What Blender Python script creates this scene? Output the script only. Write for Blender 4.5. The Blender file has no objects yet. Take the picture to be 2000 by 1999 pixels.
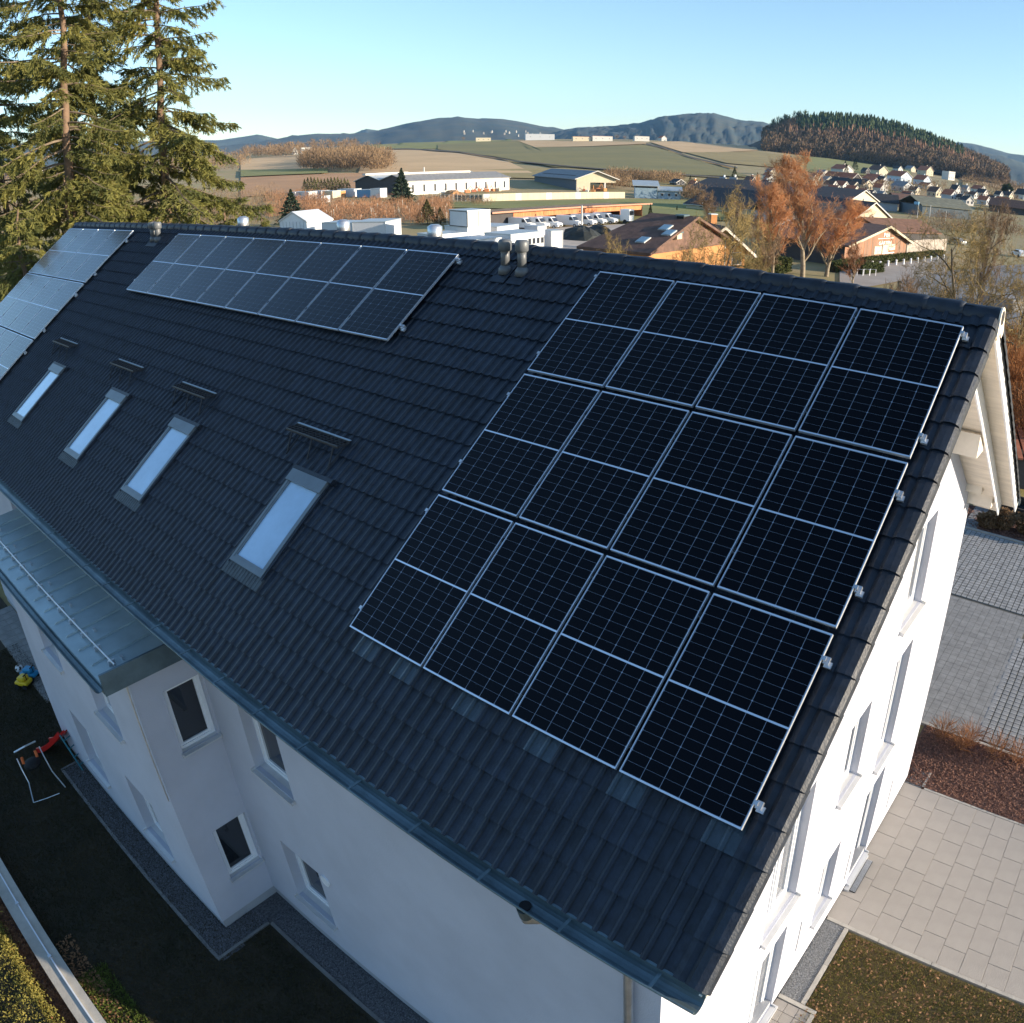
import bpy, bmesh, math, random
import numpy as np
from mathutils import Vector, Matrix, Quaternion

# ------------------------------------------------------------------ camera, sky, sun, exposure
S = bpy.context.scene
COL = S.collection
R = random.Random(7)
HAZE = 0.000038
CAMP = np.array([6.384, -8.193, 11.861])
# rows of the camera's axes (right, down, forward) in world coordinates
LENS_F, LENS_A, CX, CY = 1565.67, 0.0937, 1340.33, 977.09      # lens: r = F(theta + A theta^3), photo pixels (2000 x 1999)
RW = np.array([[0.845332, 0.532349, 0.044934], [0.249326, -0.318724, -0.914468], [-0.472494, 0.784232, -0.402156]])
cam_d = bpy.data.cameras.new("camera")
cam = bpy.data.objects.new("camera", cam_d)
COL.objects.link(cam); S.camera = cam
cam_d.type = 'PANO'
cam_d.panorama_type = 'FISHEYE_LENS_POLYNOMIAL'
cam_d.sensor_width = 36; cam_d.sensor_height = 36; cam_d.sensor_fit = 'HORIZONTAL'
cam_d.fisheye_fov = math.radians(170)
# theta(r) fitted from r(theta)
_th = np.linspace(0.0, 1.25, 400); _r = LENS_F*(_th+LENS_A*_th**3)/2000*36
_M = np.stack([_r, _r**2, _r**3, _r**4], 1); _k = np.linalg.lstsq(_M, _th, rcond=None)[0]
cam_d.fisheye_polynomial_k0 = 0.0
for i_, v_ in enumerate(_k): setattr(cam_d, 'fisheye_polynomial_k%d' % (i_+1), -float(v_))
cam_d.shift_x = -(CX/2000-.5); cam_d.shift_y = (CY/1999-.5)
cam_d.clip_start = .05; cam_d.clip_end = 60000
cam.matrix_world = Matrix.Translation(Vector(CAMP)) @ Matrix(np.stack([RW[0], -RW[1], -RW[2]], 1).tolist()).to_4x4()

SUN_AZ, SUN_EL = math.radians(22.0), math.radians(11.4)   # azimuth from +x towards +y
sun_dir = Vector((math.cos(SUN_EL)*math.cos(SUN_AZ), math.cos(SUN_EL)*math.sin(SUN_AZ), math.sin(SUN_EL)))
W = bpy.data.worlds.new("World"); S.world = W; W.use_nodes = True
nt = W.node_tree; bg = nt.nodes['Background']
sky = nt.nodes.new('ShaderNodeTexSky'); sky.sky_type = 'NISHITA'; sky.sun_disc = False
sky.sun_elevation = SUN_EL; sky.sun_rotation = math.pi/2 - SUN_AZ
sky.altitude = 400; sky.air_density = 1.0; sky.dust_density = 0.4; sky.ozone_density = 2.5
nt.links.new(sky.outputs[0], bg.inputs[0]); bg.inputs[1].default_value = 0.128
sl = bpy.data.lights.new("sun", 'SUN'); sl.energy = 5.0; sl.angle = math.radians(.53); sl.color = (1.0, .85, .66)
so = bpy.data.objects.new("sun", sl); COL.objects.link(so)
so.rotation_euler = sun_dir.to_track_quat('Z', 'Y').to_euler()
S.view_settings.view_transform = 'Standard'; S.view_settings.look = 'None'
S.view_settings.gamma = 1; S.view_settings.use_curve_mapping = False
S.view_settings.exposure = 1.2
S.render.engine = 'CYCLES'
S.cycles.use_denoising = True
S.cycles.max_bounces = 6; S.cycles.volume_bounces = 0; S.cycles.transparent_max_bounces = 8
S.cycles.sample_clamp_indirect = 4

# ------------------------------------------------------------------ placing by sight lines (surveying the real positions)
def ray(px, py):
    dx, dy = px-CX, py-CY; r = math.hypot(dx, dy); th = r/LENS_F
    for _ in range(12): th -= (LENS_F*(th+LENS_A*th**3)-r)/(LENS_F*(1+3*LENS_A*th*th))
    d = np.array([dx/r*math.sin(th), dy/r*math.sin(th), math.cos(th)])
    return RW.T @ d
def azel(px, py):
    d = ray(px, py); return math.atan2(d[1], d[0]), math.atan2(d[2], math.hypot(d[0], d[1]))
def atz(px, py, z):
    d = ray(px, py); return CAMP + d*((z-CAMP[2])/d[2])
def aty(px, py, y):
    d = ray(px, py); return CAMP + d*((y-CAMP[1])/d[1])
def atd(px, py, dist):
    "point on the sight line at horizontal distance dist"
    d = ray(px, py); return CAMP + d*(dist/math.hypot(d[0], d[1]))
COLX = [-300, 0, 500, 1000, 1250, 1500, 1700, 1850, 2000, 2300]
HOR = [405, 372, 325, 310, 313.5, 327, 343, 357, 375, 405]
DI = [45, 80, 330, 480, 700, 1000, 1400, 2200, 4500, 30000]
YT = {330: [h+63 for h in HOR],
      480: [435, 400, 352, 338, 340, 352, 366, 383, 402, 435],
      700: [415, 378, 328, 314, 315, 330, 347, 364, 388, 415],
      1000: [400, 360, 312, 292, 292, 308, 330, 350, 376, 405],
      1400: [390, 350, 298, 272, 272, 288, 318, 344, 368, 395],
      2200: [395, 358, 305, 283, 284, 297, 326, 351, 365, 395]}
AZC = np.array([azel(x, h)[0] for x, h in zip(COLX, HOR)])      # falls with x
ZT = []
for d_ in DI:
    if d_ == 45: ZT.append([0.0]*10)
    elif d_ == 80: ZT.append([-2.0]*10)
    elif d_ in YT: ZT.append([CAMP[2]+d_*math.tan(azel(x, y)[1]) for x, y in zip(COLX, YT[d_])])
    elif d_ == 4500: ZT.append([10.0]*10)
    else: ZT.append([-40.0]*10)
ZT = np.array(ZT); LD = np.log(np.array(DI, float))
def height(x, y):
    d = max(math.hypot(x-CAMP[0], y-CAMP[1]), 1.0); a = math.atan2(y-CAMP[1], x-CAMP[0])
    if a < AZC[-1]-math.pi: a += 2*math.pi
    l = min(max(math.log(d), LD[0]), LD[-1]); i = min(int(np.searchsorted(LD, l, 'right'))-1, len(DI)-2)
    t = (l-LD[i])/(LD[i+1]-LD[i]); row = ZT[i]*(1-t)+ZT[i+1]*t
    return float(np.interp(a, AZC[::-1], row[::-1]))
def gp(px, py, dz=0.0, dmax=9000):
    "sight line meets the terrain"
    d = ray(px, py); hl = math.hypot(d[0], d[1]); s0 = 20/hl; s = s0
    prev = s0
    while s*hl < dmax:
        P = CAMP+d*s
        if P[2] < height(P[0], P[1])+dz: break
        prev = s; s *= 1.03
    else:
        P = CAMP+d*(dmax/hl); return np.array([P[0], P[1], height(P[0], P[1])+dz])
    lo, hi = prev, s
    for _ in range(25):
        m = (lo+hi)/2; P = CAMP+d*m
        if P[2] < height(P[0], P[1])+dz: hi = m
        else: lo = m
    P = CAMP+d*hi; return P
def pxm(P):
    "metres per photo pixel at point P"
    return float(np.linalg.norm(np.array(P)-CAMP))/LENS_F

# ------------------------------------------------------------------ materials
MATS = {}
def mat(name, col, rough=.7, var=0.0, scale=3.0, bump=0.0, bscale=None, metal=0.0, spec=.5, col2=None, coat=0.0, detail=4, stretch=None, ior=None, crough=.03, own=False):
    if name in MATS: return MATS[name]
    m = bpy.data.materials.new(name); m.use_nodes = True; n = m.node_tree.nodes; L = m.node_tree.links
    b = n['Principled BSDF']; b.inputs['Roughness'].default_value = rough; b.inputs['Metallic'].default_value = metal
    b.inputs['Specular IOR Level'].default_value = spec; b.inputs['Coat Weight'].default_value = coat
    b.inputs['Coat Roughness'].default_value = crough
    if ior: b.inputs['IOR'].default_value = ior; b.inputs['Coat IOR'].default_value = ior
    tc = n.new('ShaderNodeTexCoord'); src = tc.outputs['Object']
    if own:
        o0 = n.new('ShaderNodeObjectInfo'); vm = n.new('ShaderNodeVectorMath'); vm.operation = 'MULTIPLY_ADD'; vm.inputs[1].default_value = (53, 31, 17)
        L.new(o0.outputs['Random'], vm.inputs[0]); L.new(src, vm.inputs[2]); src = vm.outputs[0]
    if stretch:
        mp = n.new('ShaderNodeMapping'); mp.inputs['Scale'].default_value = stretch; L.new(src, mp.inputs[0]); src = mp.outputs[0]
    if var or col2:
        c2 = col2 or tuple(max(0, c*(1-var)) for c in col); c1 = col if col2 else tuple(min(1, c*(1+var)) for c in col)
        t = n.new('ShaderNodeTexNoise'); t.inputs['Scale'].default_value = scale; t.inputs['Detail'].default_value = detail; t.inputs['Roughness'].default_value = .65
        L.new(src, t.inputs['Vector'])
        r = n.new('ShaderNodeValToRGB'); r.color_ramp.elements[0].position = .36; r.color_ramp.elements[1].position = .64
        r.color_ramp.elements[0].color = (*c2, 1); r.color_ramp.elements[1].color = (*c1, 1)
        L.new(t.outputs[0], r.inputs[0])
        oi = n.new('ShaderNodeObjectInfo'); hv = n.new('ShaderNodeHueSaturation'); mr = n.new('ShaderNodeMapRange')
        mr.inputs[3].default_value = 1-var*.35; mr.inputs[4].default_value = 1+var*.35
        L.new(oi.outputs['Random'], mr.inputs[0]); L.new(mr.outputs[0], hv.inputs['Value'])
        L.new(r.outputs[0], hv.inputs['Color']); L.new(hv.outputs[0], b.inputs['Base Color'])
    else: b.inputs['Base Color'].default_value = (*col, 1)
    if bump:
        t2 = n.new('ShaderNodeTexNoise'); t2.inputs['Scale'].default_value = bscale or scale*6; t2.inputs['Detail'].default_value = 3
        L.new(src, t2.inputs['Vector']); bp = n.new('ShaderNodeBump'); bp.inputs['Strength'].default_value = bump; bp.inputs['Distance'].default_value = .02
        L.new(t2.outputs[0], bp.inputs['Height']); L.new(bp.outputs[0], b.inputs['Normal'])
    MATS[name] = m; return m

def leafmat(name, col, col2, rough=.7, scale=1.5, trans=.25):
    "foliage or twigs: colour varies from clump to clump; a little light passes through"
    if name in MATS: return MATS[name]
    m = mat(name, col, rough, .25, scale, col2=col2, spec=.25)
    if trans:
        n = m.node_tree.nodes; L = m.node_tree.links; b = n['Principled BSDF']; o = n['Material Output']
        tr = n.new('ShaderNodeBsdfTranslucent'); mx = n.new('ShaderNodeMixShader'); mx.inputs[0].default_value = trans
        s_ = b.inputs['Base Color'].links[0].from_socket; L.new(s_, tr.inputs[0])
        L.new(b.outputs[0], mx.inputs[1]); L.new(tr.outputs[0], mx.inputs[2]); L.new(mx.outputs[0], o.inputs[0])
    return m

# ------------------------------------------------------------------ geometry helpers
class MB:
    "collects vertices and faces for one mesh"
    def __init__(s): s.v = []; s.f = []; s.m = []
    def add(s, vs, fs, mi=0):
        b = len(s.v); s.v += [tuple(map(float, p)) for p in vs]; s.f += [tuple(b+i for i in f) for f in fs]; s.m += [mi]*len(fs); return s
    def box(s, x0, x1, y0, y1, z0, z1, mi=0, M=None):
        vs = [(x0, y0, z0), (x1, y0, z0), (x1, y1, z0), (x0, y1, z0), (x0, y0, z1), (x1, y0, z1), (x1, y1, z1), (x0, y1, z1)]
        if M is not None: vs = [tuple(M @ Vector(v)) for v in vs]
        return s.add(vs, [(3, 2, 1, 0), (4, 5, 6, 7), (0, 1, 5, 4), (1, 2, 6, 5), (2, 3, 7, 6), (3, 0, 4, 7)], mi)
    def hexa(s, p, mi=0):
        "8 points: bottom ring then top ring"
        return s.add(p, [(3, 2, 1, 0), (4, 5, 6, 7), (0, 1, 5, 4), (1, 2, 6, 5), (2, 3, 7, 6), (3, 0, 4, 7)], mi)
    def tube(s, pts, r, n=8, cap=True, mi=0):
        pts = [Vector(p) for p in pts]; rs = r if isinstance(r, (list, tuple)) else [r]*len(pts)
        vs = []; fs = []; up = None
        for i, p in enumerate(pts):
            d = (pts[min(i+1, len(pts)-1)]-pts[max(i-1, 0)]).normalized()
            if up is None: up = Vector((0, 0, 1)) if abs(d.z) < .9 else Vector((1, 0, 0))
            a = d.cross(up).normalized(); b = d.cross(a).normalized(); up = -b if False else up
            for k in range(n):
                t = 2*math.pi*k/n; vs.append(p+(a*math.cos(t)+b*math.sin(t))*rs[i])
        for i in range(len(pts)-1):
            for k in range(n): fs.append((i*n+k, i*n+(k+1) % n, (i+1)*n+(k+1) % n, (i+1)*n+k))
        if cap: fs.append(tuple(range(n))[::-1]); fs.append(tuple((len(pts)-1)*n+k for k in range(n)))
        return s.add(vs, fs, mi)
    def mesh(s, name, mats, smooth=False):
        me = bpy.data.meshes.new(name); me.from_pydata(s.v, [], s.f)
        for m in (mats if isinstance(mats, (list, tuple)) else [mats]): me.materials.append(m)
        if any(s.m): me.polygons.foreach_set('material_index', s.m)
        if smooth: me.polygons.foreach_set('use_smooth', [True]*len(me.polygons))
        me.update(); return me
    def obj(s, name, mats, parent=None, smooth=False, loc=None, **kw):
        return link(name, s.mesh(name, mats, smooth), parent, loc, **kw)
def link(name, me, parent=None, loc=None, label=None, cat=None, group=None, kind=None, rotz=0):
    o = bpy.data.objects.new(name, me); COL.objects.link(o)
    if loc is not None: o.location = loc
    if rotz: o.rotation_euler = (0, 0, rotz)
    if parent: o.parent = parent
    return tag(o, label, cat, group, kind)
def tag(o, label=None, cat=None, group=None, kind=None):
    if label: o['label'] = label
    if cat: o['category'] = cat
    if group: o['group'] = group
    if kind: o['kind'] = kind
    return o
def empty(name, loc, label, cat, group=None, rotz=0):
    o = bpy.data.objects.new(name, None); COL.objects.link(o); o.location = loc; o.rotation_euler = (0, 0, rotz)
    o.empty_display_size = .2
    return tag(o, label, cat, group)
def copy_tree(o, parent=None, name=None):
    c = o.copy(); COL.objects.link(c); c.parent = parent
    for ch in o.children: copy_tree(ch, c)
    return c
def fastmesh(name, V, F, mats, mi=None, smooth=False):
    "V (n,3), F (m,k) numpy"
    me = bpy.data.meshes.new(name); n, k = F.shape
    me.vertices.add(len(V)); me.vertices.foreach_set('co', np.ascontiguousarray(V, dtype=np.float32).ravel())
    me.loops.add(n*k); me.loops.foreach_set('vertex_index', np.ascontiguousarray(F, dtype=np.int32).ravel())
    me.polygons.add(n); me.polygons.foreach_set('loop_start', np.arange(0, n*k, k, dtype=np.int32))
    me.polygons.foreach_set('loop_total', np.full(n, k, dtype=np.int32))
    for m in (mats if isinstance(mats, (list, tuple)) else [mats]): me.materials.append(m)
    if mi is not None: me.polygons.foreach_set('material_index', np.ascontiguousarray(mi, dtype=np.int32))
    me.polygons.foreach_set('use_smooth', np.full(n, bool(smooth)))
    me.update(calc_edges=True); return me
def prisms(P0, P1, r0, r1, k=3):
    "tapered k-sided tubes between point arrays"
    P0 = np.asarray(P0, float); P1 = np.asarray(P1, float); d = P1-P0; d /= np.linalg.norm(d, axis=1)[:, None]+1e-9
    ref = np.where(np.abs(d[:, 2:3]) < .9, np.array([[0, 0, 1.]]), np.array([[1., 0, 0]])); a = np.cross(d, ref); a /= np.linalg.norm(a, axis=1)[:, None]+1e-9
    b = np.cross(d, a); V = []
    for P, r in ((P0, r0), (P1, r1)):
        for i in range(k):
            t = 2*math.pi*i/k; V.append(P+(a*math.cos(t)+b*math.sin(t))*np.asarray(r)[:, None])
    V = np.stack(V, 1).reshape(-1, 3); n = len(P0); base = (np.arange(n)*2*k)[:, None]
    F = np.concatenate([base+np.array([[i, (i+1) % k, k+(i+1) % k, k+i]]) for i in range(k)], 0)
    return V, F
def blades(P, D, L, Wd, rng, curl=0.0):
    "thin quads starting at P along D, random roll"
    D = D/(np.linalg.norm(D, axis=1)[:, None]+1e-9); r = rng.normal(size=D.shape); s = np.cross(D, r); s /= np.linalg.norm(s, axis=1)[:, None]+1e-9
    L = np.asarray(L)[:, None]; Wd = np.asarray(Wd)[:, None]
    V = np.stack([P-s*Wd*.5, P+s*Wd*.5, P+D*L+s*Wd*.35, P+D*L-s*Wd*.35], 1).reshape(-1, 3)
    return V, (np.arange(len(P))*4)[:, None]+np.array([[0, 1, 2, 3]])
def cat_(parts):
    V = []; F = []; o = 0
    for v, f in parts: V.append(v); F.append(f+o); o += len(v)
    return np.concatenate(V), np.concatenate(F)
# ------------------------------------------------------------------ terrain, fields, hills
m_ground = mat('ground_soil', (.34, .24, .12), .95, .3, .06, .3, 2.0, col2=(.26, .22, .08))
az = np.linspace(AZC[-1]-.35, AZC[0]+.35, 150)
az = np.concatenate([az, np.linspace(az[-1], az[0]+2*math.pi, 40)[1:]])
dd = np.concatenate([[0.0], np.geomspace(4, 8700, 100)])
V = []; F = []
for d in dd:
    for a in az:
        x, y = CAMP[0]+d*math.cos(a), CAMP[1]+d*math.sin(a); V.append((x, y, height(x, y)-.03))
na = len(az)
for i in range(len(dd)-1):
    for j in range(na-1): F.append((i*na+j, (i+1)*na+j, (i+1)*na+j+1, i*na+j+1))
link('ground', fastmesh('ground', np.array(V), np.array(F), m_ground, smooth=True), kind='structure')

def curve(pts, n):
    p = np.array(pts, float); s = np.concatenate([[0], np.cumsum(np.hypot(*np.diff(p, axis=0).T))]); t = np.linspace(0, s[-1], n)
    return np.stack([np.interp(t, s, p[:, 0]), np.interp(t, s, p[:, 1])], 1)
def strip(name, top, bot, m, dz=.25, nu=50, nv=8, kind='structure', **kw):
    "a sheet lying on the terrain between two surveyed lines"
    a, b = curve(top, nu), curve(bot, nu); V = []
    for j in range(nv):
        t = j/(nv-1)
        for i in range(nu):
            p = a[i]*(1-t)+b[i]*t; V.append(gp(p[0], p[1], dz))
    F = [(j*nu+i, (j+1)*nu+i, (j+1)*nu+i+1, j*nu+i+1) for j in range(nv-1) for i in range(nu-1)]
    return link(name, fastmesh(name, np.array(V), np.array(F), m, smooth=True), kind=kind, **kw)
m_green = mat('winter_crop', (.225, .185, .05), .95, .2, .012, .3, .5, col2=(.17, .15, .045))
m_tan = mat('stubble', (.60, .40, .20), .95, .15, .02, .2, .6, col2=(.50, .33, .16))
m_rust = mat('dry_grass', (.44, .23, .10), .95, .25, .03, .2, .8, col2=(.33, .18, .08))
m_olive = mat('dry_meadow', (.33, .24, .08), .95, .2, .03, .2, .8, col2=(.25, .19, .065))
m_lawn = mat('meadow', (.22, .215, .05), .95, .2, .05, .2, 1.5, col2=(.17, .17, .045))
m_dark = mat('track', (.07, .055, .035), .95, .2, .1)
strip('field', [(470, 312), (560, 303), (620, 305)], [(470, 332), (560, 333), (640, 330)], m_tan, .5)
strip('field', [(470, 332), (560, 331), (640, 329)], [(470, 345), (560, 341), (640, 338)], m_lawn, .9)
strip('field', [(470, 346), (640, 339), (800, 337), (980, 336)], [(470, 385), (640, 372), (800, 368), (990, 352)], m_rust, .3)
strip('field', [(715, 293), (800, 292), (900, 297), (985, 312)], [(700, 338), (800, 338), (900, 338), (1040, 338)], m_tan, .5)
strip('field', [(700, 276), (850, 273), (1000, 272)], [(715, 292), (850, 291), (990, 290)], m_lawn, .4)
strip('field', [(855, 283), (980, 276), (1010, 276), (1045, 288), (1150, 287), (1265, 283)], [(855, 292), (960, 305), (1080, 326), (1200, 333), (1330, 341), (1470, 346)], m_green, .8, nu=70)
strip('field', [(1010, 275), (1100, 276), (1260, 278)], [(1045, 288), (1150, 286), (1265, 281)], m_tan, 1.0)
strip('field', [(1270, 278), (1380, 275), (1470, 268)], [(1335, 298), (1400, 298), (1480, 294)], m_tan, .9)
strip('field', [(1335, 297), (1480, 297), (1560, 306)], [(1420, 319), (1500, 326), (1560, 330)], m_olive, .8)
strip('field', [(1560, 304), (1640, 312), (1720, 320), (1780, 326)], [(1560, 334), (1640, 340), (1720, 345), (1780, 350)], m_lawn, 1.0)
strip('field', [(940, 332), (1100, 328), (1250, 338), (1480, 350)], [(940, 346), (1100, 350), (1250, 365), (1480, 375)], m_olive, .5)
strip('field', [(1868, 338), (1930, 347), (2010, 368)], [(1880, 352), (1930, 362), (2010, 386)], m_tan, 1.2)
strip('field', [(1880, 353), (1930, 363), (2010, 387)], [(1880, 366), (1930, 378), (2010, 400)], m_olive, 1.0)
strip('meadow', [(860, 395), (1000, 393), (1250, 389), (1420, 392)], [(860, 405), (1000, 408), (1250, 440), (1420, 430)], m_lawn, .2)
m_far = [mat('track_line', (.05, .035, .02), .95)]
def track(pts, w, m, name='farm_track', dz=1.2):
    a = curve(pts, 40); V = []
    for x, y in a:
        P = gp(x, y, dz); d = P-CAMP; d /= np.linalg.norm(d); s = np.array([0, 0, 1.0]); V += [P, gp(x, y+w, dz)]
    F = [(2*i, 2*i+1, 2*i+3, 2*i+2) for i in range(39)]
    return link(name, fastmesh(name, np.array(V), np.array(F), m), kind='structure')
track([(1262, 280), (1300, 288), (1345, 305), (1370, 311), (1440, 327)], 3, m_dark)
track([(715, 291), (800, 290), (900, 296), (1000, 313), (1100, 323), (1250, 335), (1420, 346)], 2, m_dark)
track([(1546, 304), (1538, 316), (1525, 332)], 3, m_dark)

def ridge(name, crest, base, d0, d1, m, ns=120, nt_=14, back=.5, amp=6.0, seed=1, kind='structure', **kw):
    "a hill whose skyline and foot are surveyed; d0 distance of the foot, d1 of the crest"
    rng = np.random.default_rng(seed); c = np.array(crest, float); b = np.array(base, float)
    xs = np.linspace(c[0, 0], c[-1, 0], ns); yc = np.interp(xs, c[:, 0], c[:, 1]); yb = np.interp(xs, b[:, 0], b[:, 1])
    no = rng.normal(size=(nt_, ns)); no = (no+np.roll(no, 1, 1)+np.roll(no, 1, 0))/2
    V = []
    for j in range(nt_):
        t = j/(nt_-1)
        for i in range(ns):
            y = yb[i]+(yc[i]-yb[i])*math.sin(t*math.pi/2)
            e = amp*no[j, i]*(1 if j < nt_-1 else .25); P = atd(xs[i], y, d0+(d1-d0)*t); P = P+np.array([0, 0, e]); V.append(P)
    for k in range(1, 4):
        for i in range(ns):
            t = k/3; P = V[(nt_-1)*ns+i]; d = P[:2]-CAMP[:2]; d = d/np.linalg.norm(d)
            V.append(np.array([P[0]+d[0]*(d1-d0)*back*t*2, P[1]+d[1]*(d1-d0)*back*t*2, P[2]*(1-t*t)-60*t]))
    F = [(j*ns+i, j*ns+i+1, (j+1)*ns+i+1, (j+1)*ns+i) for j in range(nt_+2) for i in range(ns-1)]
    return link(name, fastmesh(name, np.array(V), np.array(F), m, smooth=True), kind=kind, **kw)
m_fh = mat('forest_hill_hazed', (.026, .06, .07), .95, .5, .007, .9, .03, col2=(.075, .08, .065), detail=10)  # blue of the distance haze is mixed into the forest colour
m_fh2 = mat('far_forest', (.05, .06, .04), .95, .4, .002, 0)
ridge('hills', [(-300, 330), (0, 292), (100, 286), (250, 283), (400, 290), (500, 278), (520, 275), (575, 266), (620, 262), (680, 262), (730, 258), (800, 240), (860, 231), (900, 229), (940, 233), (975, 232), (1020, 239), (1060, 248), (1100, 254), (1140, 258), (1180, 270)],
      [(-300, 372), (0, 340), (300, 318), (600, 305), (1000, 290), (1180, 290)], 3200, 4600, m_fh, amp=3.5, seed=3)
ridge('hills', [(1060, 268), (1090, 258), (1130, 250), (1200, 246), (1250, 240), (1300, 227), (1360, 221), (1400, 223), (1450, 236), (1490, 238), (1520, 250), (1600, 275), (1700, 310)],
      [(1060, 290), (1300, 285), (1700, 325)], 2700, 4000, m_fh, amp=3.5, seed=5)
ridge('hills', [(640, 275), (690, 262), (715, 252), (745, 256), (790, 264), (1000, 262), (1100, 254), (1130, 249), (1160, 249), (1200, 258)], [(640, 290), (1200, 290)], 6200, 7400, m_fh2, amp=2, seed=6)
ridge('hills', [(-300, 320), (0, 280), (430, 274), (490, 265), (505, 263), (540, 271), (600, 280)], [(-300, 360), (600, 300)], 6200, 7400, m_fh2, amp=2, seed=7)
ridge('hills', [(1820, 300), (1870, 278), (1900, 281), (1940, 291), (1970, 300), (2010, 305), (2300, 330)], [(1820, 350), (2300, 400)], 6200, 7400, m_fh2, amp=2, seed=8)
ridge('hills', [(1840, 320), (1880, 292), (1920, 298), (1960, 306), (2010, 322), (2300, 350)], [(1840, 350), (2300, 400)], 4200, 5200, m_fh2, amp=2, seed=9)
m_mound = mat('wood_floor', (.06, .045, .03), .95, .3, .05)
BASE = [(1425, 292), (1500, 302), (1560, 309), (1640, 316), (1700, 323), (1760, 329), (1820, 335), (1880, 347), (1950, 362), (1985, 372)]
CREST = [(1425, 290), (1470, 282), (1500, 266), (1550, 250), (1620, 244), (1700, 251), (1760, 265), (1820, 287), (1880, 309), (1940, 334), (1985, 356)]
D0, D1 = 1180, 1480
ridge('hill', CREST, BASE, D0, D1, m_mound, ns=90, amp=1.0, seed=4)

# the far wood, one mass of many trees
def wood_points(n, t0, t1, x0, x1, rng):
    P = []
    c = np.array(CREST, float); b = np.array(BASE, float)
    for _ in range(n):
        x = rng.uniform(x0, x1); t = rng.uniform(t0, t1)
        yc, yb = np.interp(x, c[:, 0], c[:, 1]), np.interp(x, b[:, 0], b[:, 1])
        P.append(atd(x, yb+(yc-yb)*math.sin(t*math.pi/2), D0+(D1-D0)*t))
    return np.array(P)
def conemass(P, h, r, rng, k=5, rings=3):
    "ragged conifer cones: stacked skirts"
    parts = []
    for j in range(rings):
        n = len(P); z0 = h*(j/rings)*.85+h*.1; z1 = h*((j+1.6)/rings*.85+.1); z1 = np.minimum(z1, h); rr = r*(1-j/rings)**.8
        ang = rng.uniform(0, 6.28, n)[:, None]+np.arange(k)[None]*2*math.pi/k
        rad = rr[:, None]*rng.uniform(.6, 1.25, (n, k))
        ring = np.stack([P[:, 0:1]+rad*np.cos(ang), P[:, 1:2]+rad*np.sin(ang), (P[:, 2]+z0)[:, None]+rng.uniform(-.1, .1, (n, k))*h[:, None]], 2)
        top = np.stack([P[:, 0], P[:, 1], P[:, 2]+z1], 1)[:, None]
        V = np.concatenate([ring, top], 1).reshape(-1, 3); base = (np.arange(n)*(k+1))[:, None]
        parts.append((V, np.concatenate([base+np.array([[i, (i+1) % k, k]]) for i in range(k)], 0)))
    return cat_(parts)
def brushmass(P, h, r, rng, nb=40, w=.25):
    "bare crowns: many thin twigs spreading upward inside an egg-shaped volume"
    nb = int(nb*1.7); n = len(P); idx = np.repeat(np.arange(n), nb)
    t = rng.uniform(.15, .95, len(idx)); a = rng.uniform(0, 6.28, len(idx)); q = np.sqrt(rng.uniform(0, 1, len(idx)))*np.sin(np.clip(t, .1, 1)*2.6+.25)
    B = P[idx]+np.stack([np.cos(a)*q*r[idx], np.sin(a)*q*r[idx], t*h[idx]*.8], 1)
    D = np.stack([np.cos(a)*q*.7+rng.normal(0, .25, len(idx)), np.sin(a)*q*.7+rng.normal(0, .25, len(idx)), rng.uniform(.3, 1.3, len(idx))], 1)
    return blades(B, D, h[idx]*rng.uniform(.08, .22, len(idx)), w*rng.uniform(.5, 1.4, len(idx)), rng)
rng = np.random.default_rng(11)
m_con = leafmat('conifer_far', (.06, .085, .032), (.022, .036, .014), .9, .05, 0)
m_larch = leafmat('larch_far', (.34, .19, .11), (.22, .12, .075), .9, .05, 0)
m_decid = leafmat('bare_far', (.19, .125, .075), (.11, .08, .05), .9, .05, 0)
P = wood_points(1150, .40, 1.0, 1555, 1880, rng); n = len(P)
Vf = conemass(P, rng.uniform(14, 27, n), rng.uniform(4, 8, n), rng, 7, 4)
o = link('conifer_wood', fastmesh('conifer_wood', *Vf, m_con), label='dark green conifer wood along the crest of the small hill', cat='woodland', kind='stuff')
P = wood_points(330, .26, .48, 1510, 1900, rng); n = len(P)
link('larch_wood', fastmesh('larch_wood', *conemass(P, rng.uniform(15, 26, n), rng.uniform(2, 3.6, n), rng), m_larch), label='band of pinkish brown larches across the middle of the wooded hill', cat='woodland', kind='stuff')
P = np.concatenate([wood_points(900, 0, .42, 1492, 1965, rng), wood_points(260, .3, 1, 1492, 1570, rng), wood_points(260, .4, 1, 1840, 1965, rng)]); n = len(P)
link('bare_wood', fastmesh('bare_wood', *brushmass(P, rng.uniform(15, 24, n), rng.uniform(3.5, 6.5, n), rng, 46, .8), m_decid), label='grey brown leafless wood along the foot of the small hill', cat='woodland', kind='stuff')
P = wood_points(26, .85, 1, 1505, 1575, rng); n = len(P)
link('thin_pines', fastmesh('thin_pines', *brushmass(P, rng.uniform(26, 34, n), rng.uniform(2, 3.5, n), rng, 60, .7), m_con), label='thin tall pines standing loosely at the left end of the hilltop', cat='woodland', kind='stuff')

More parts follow.
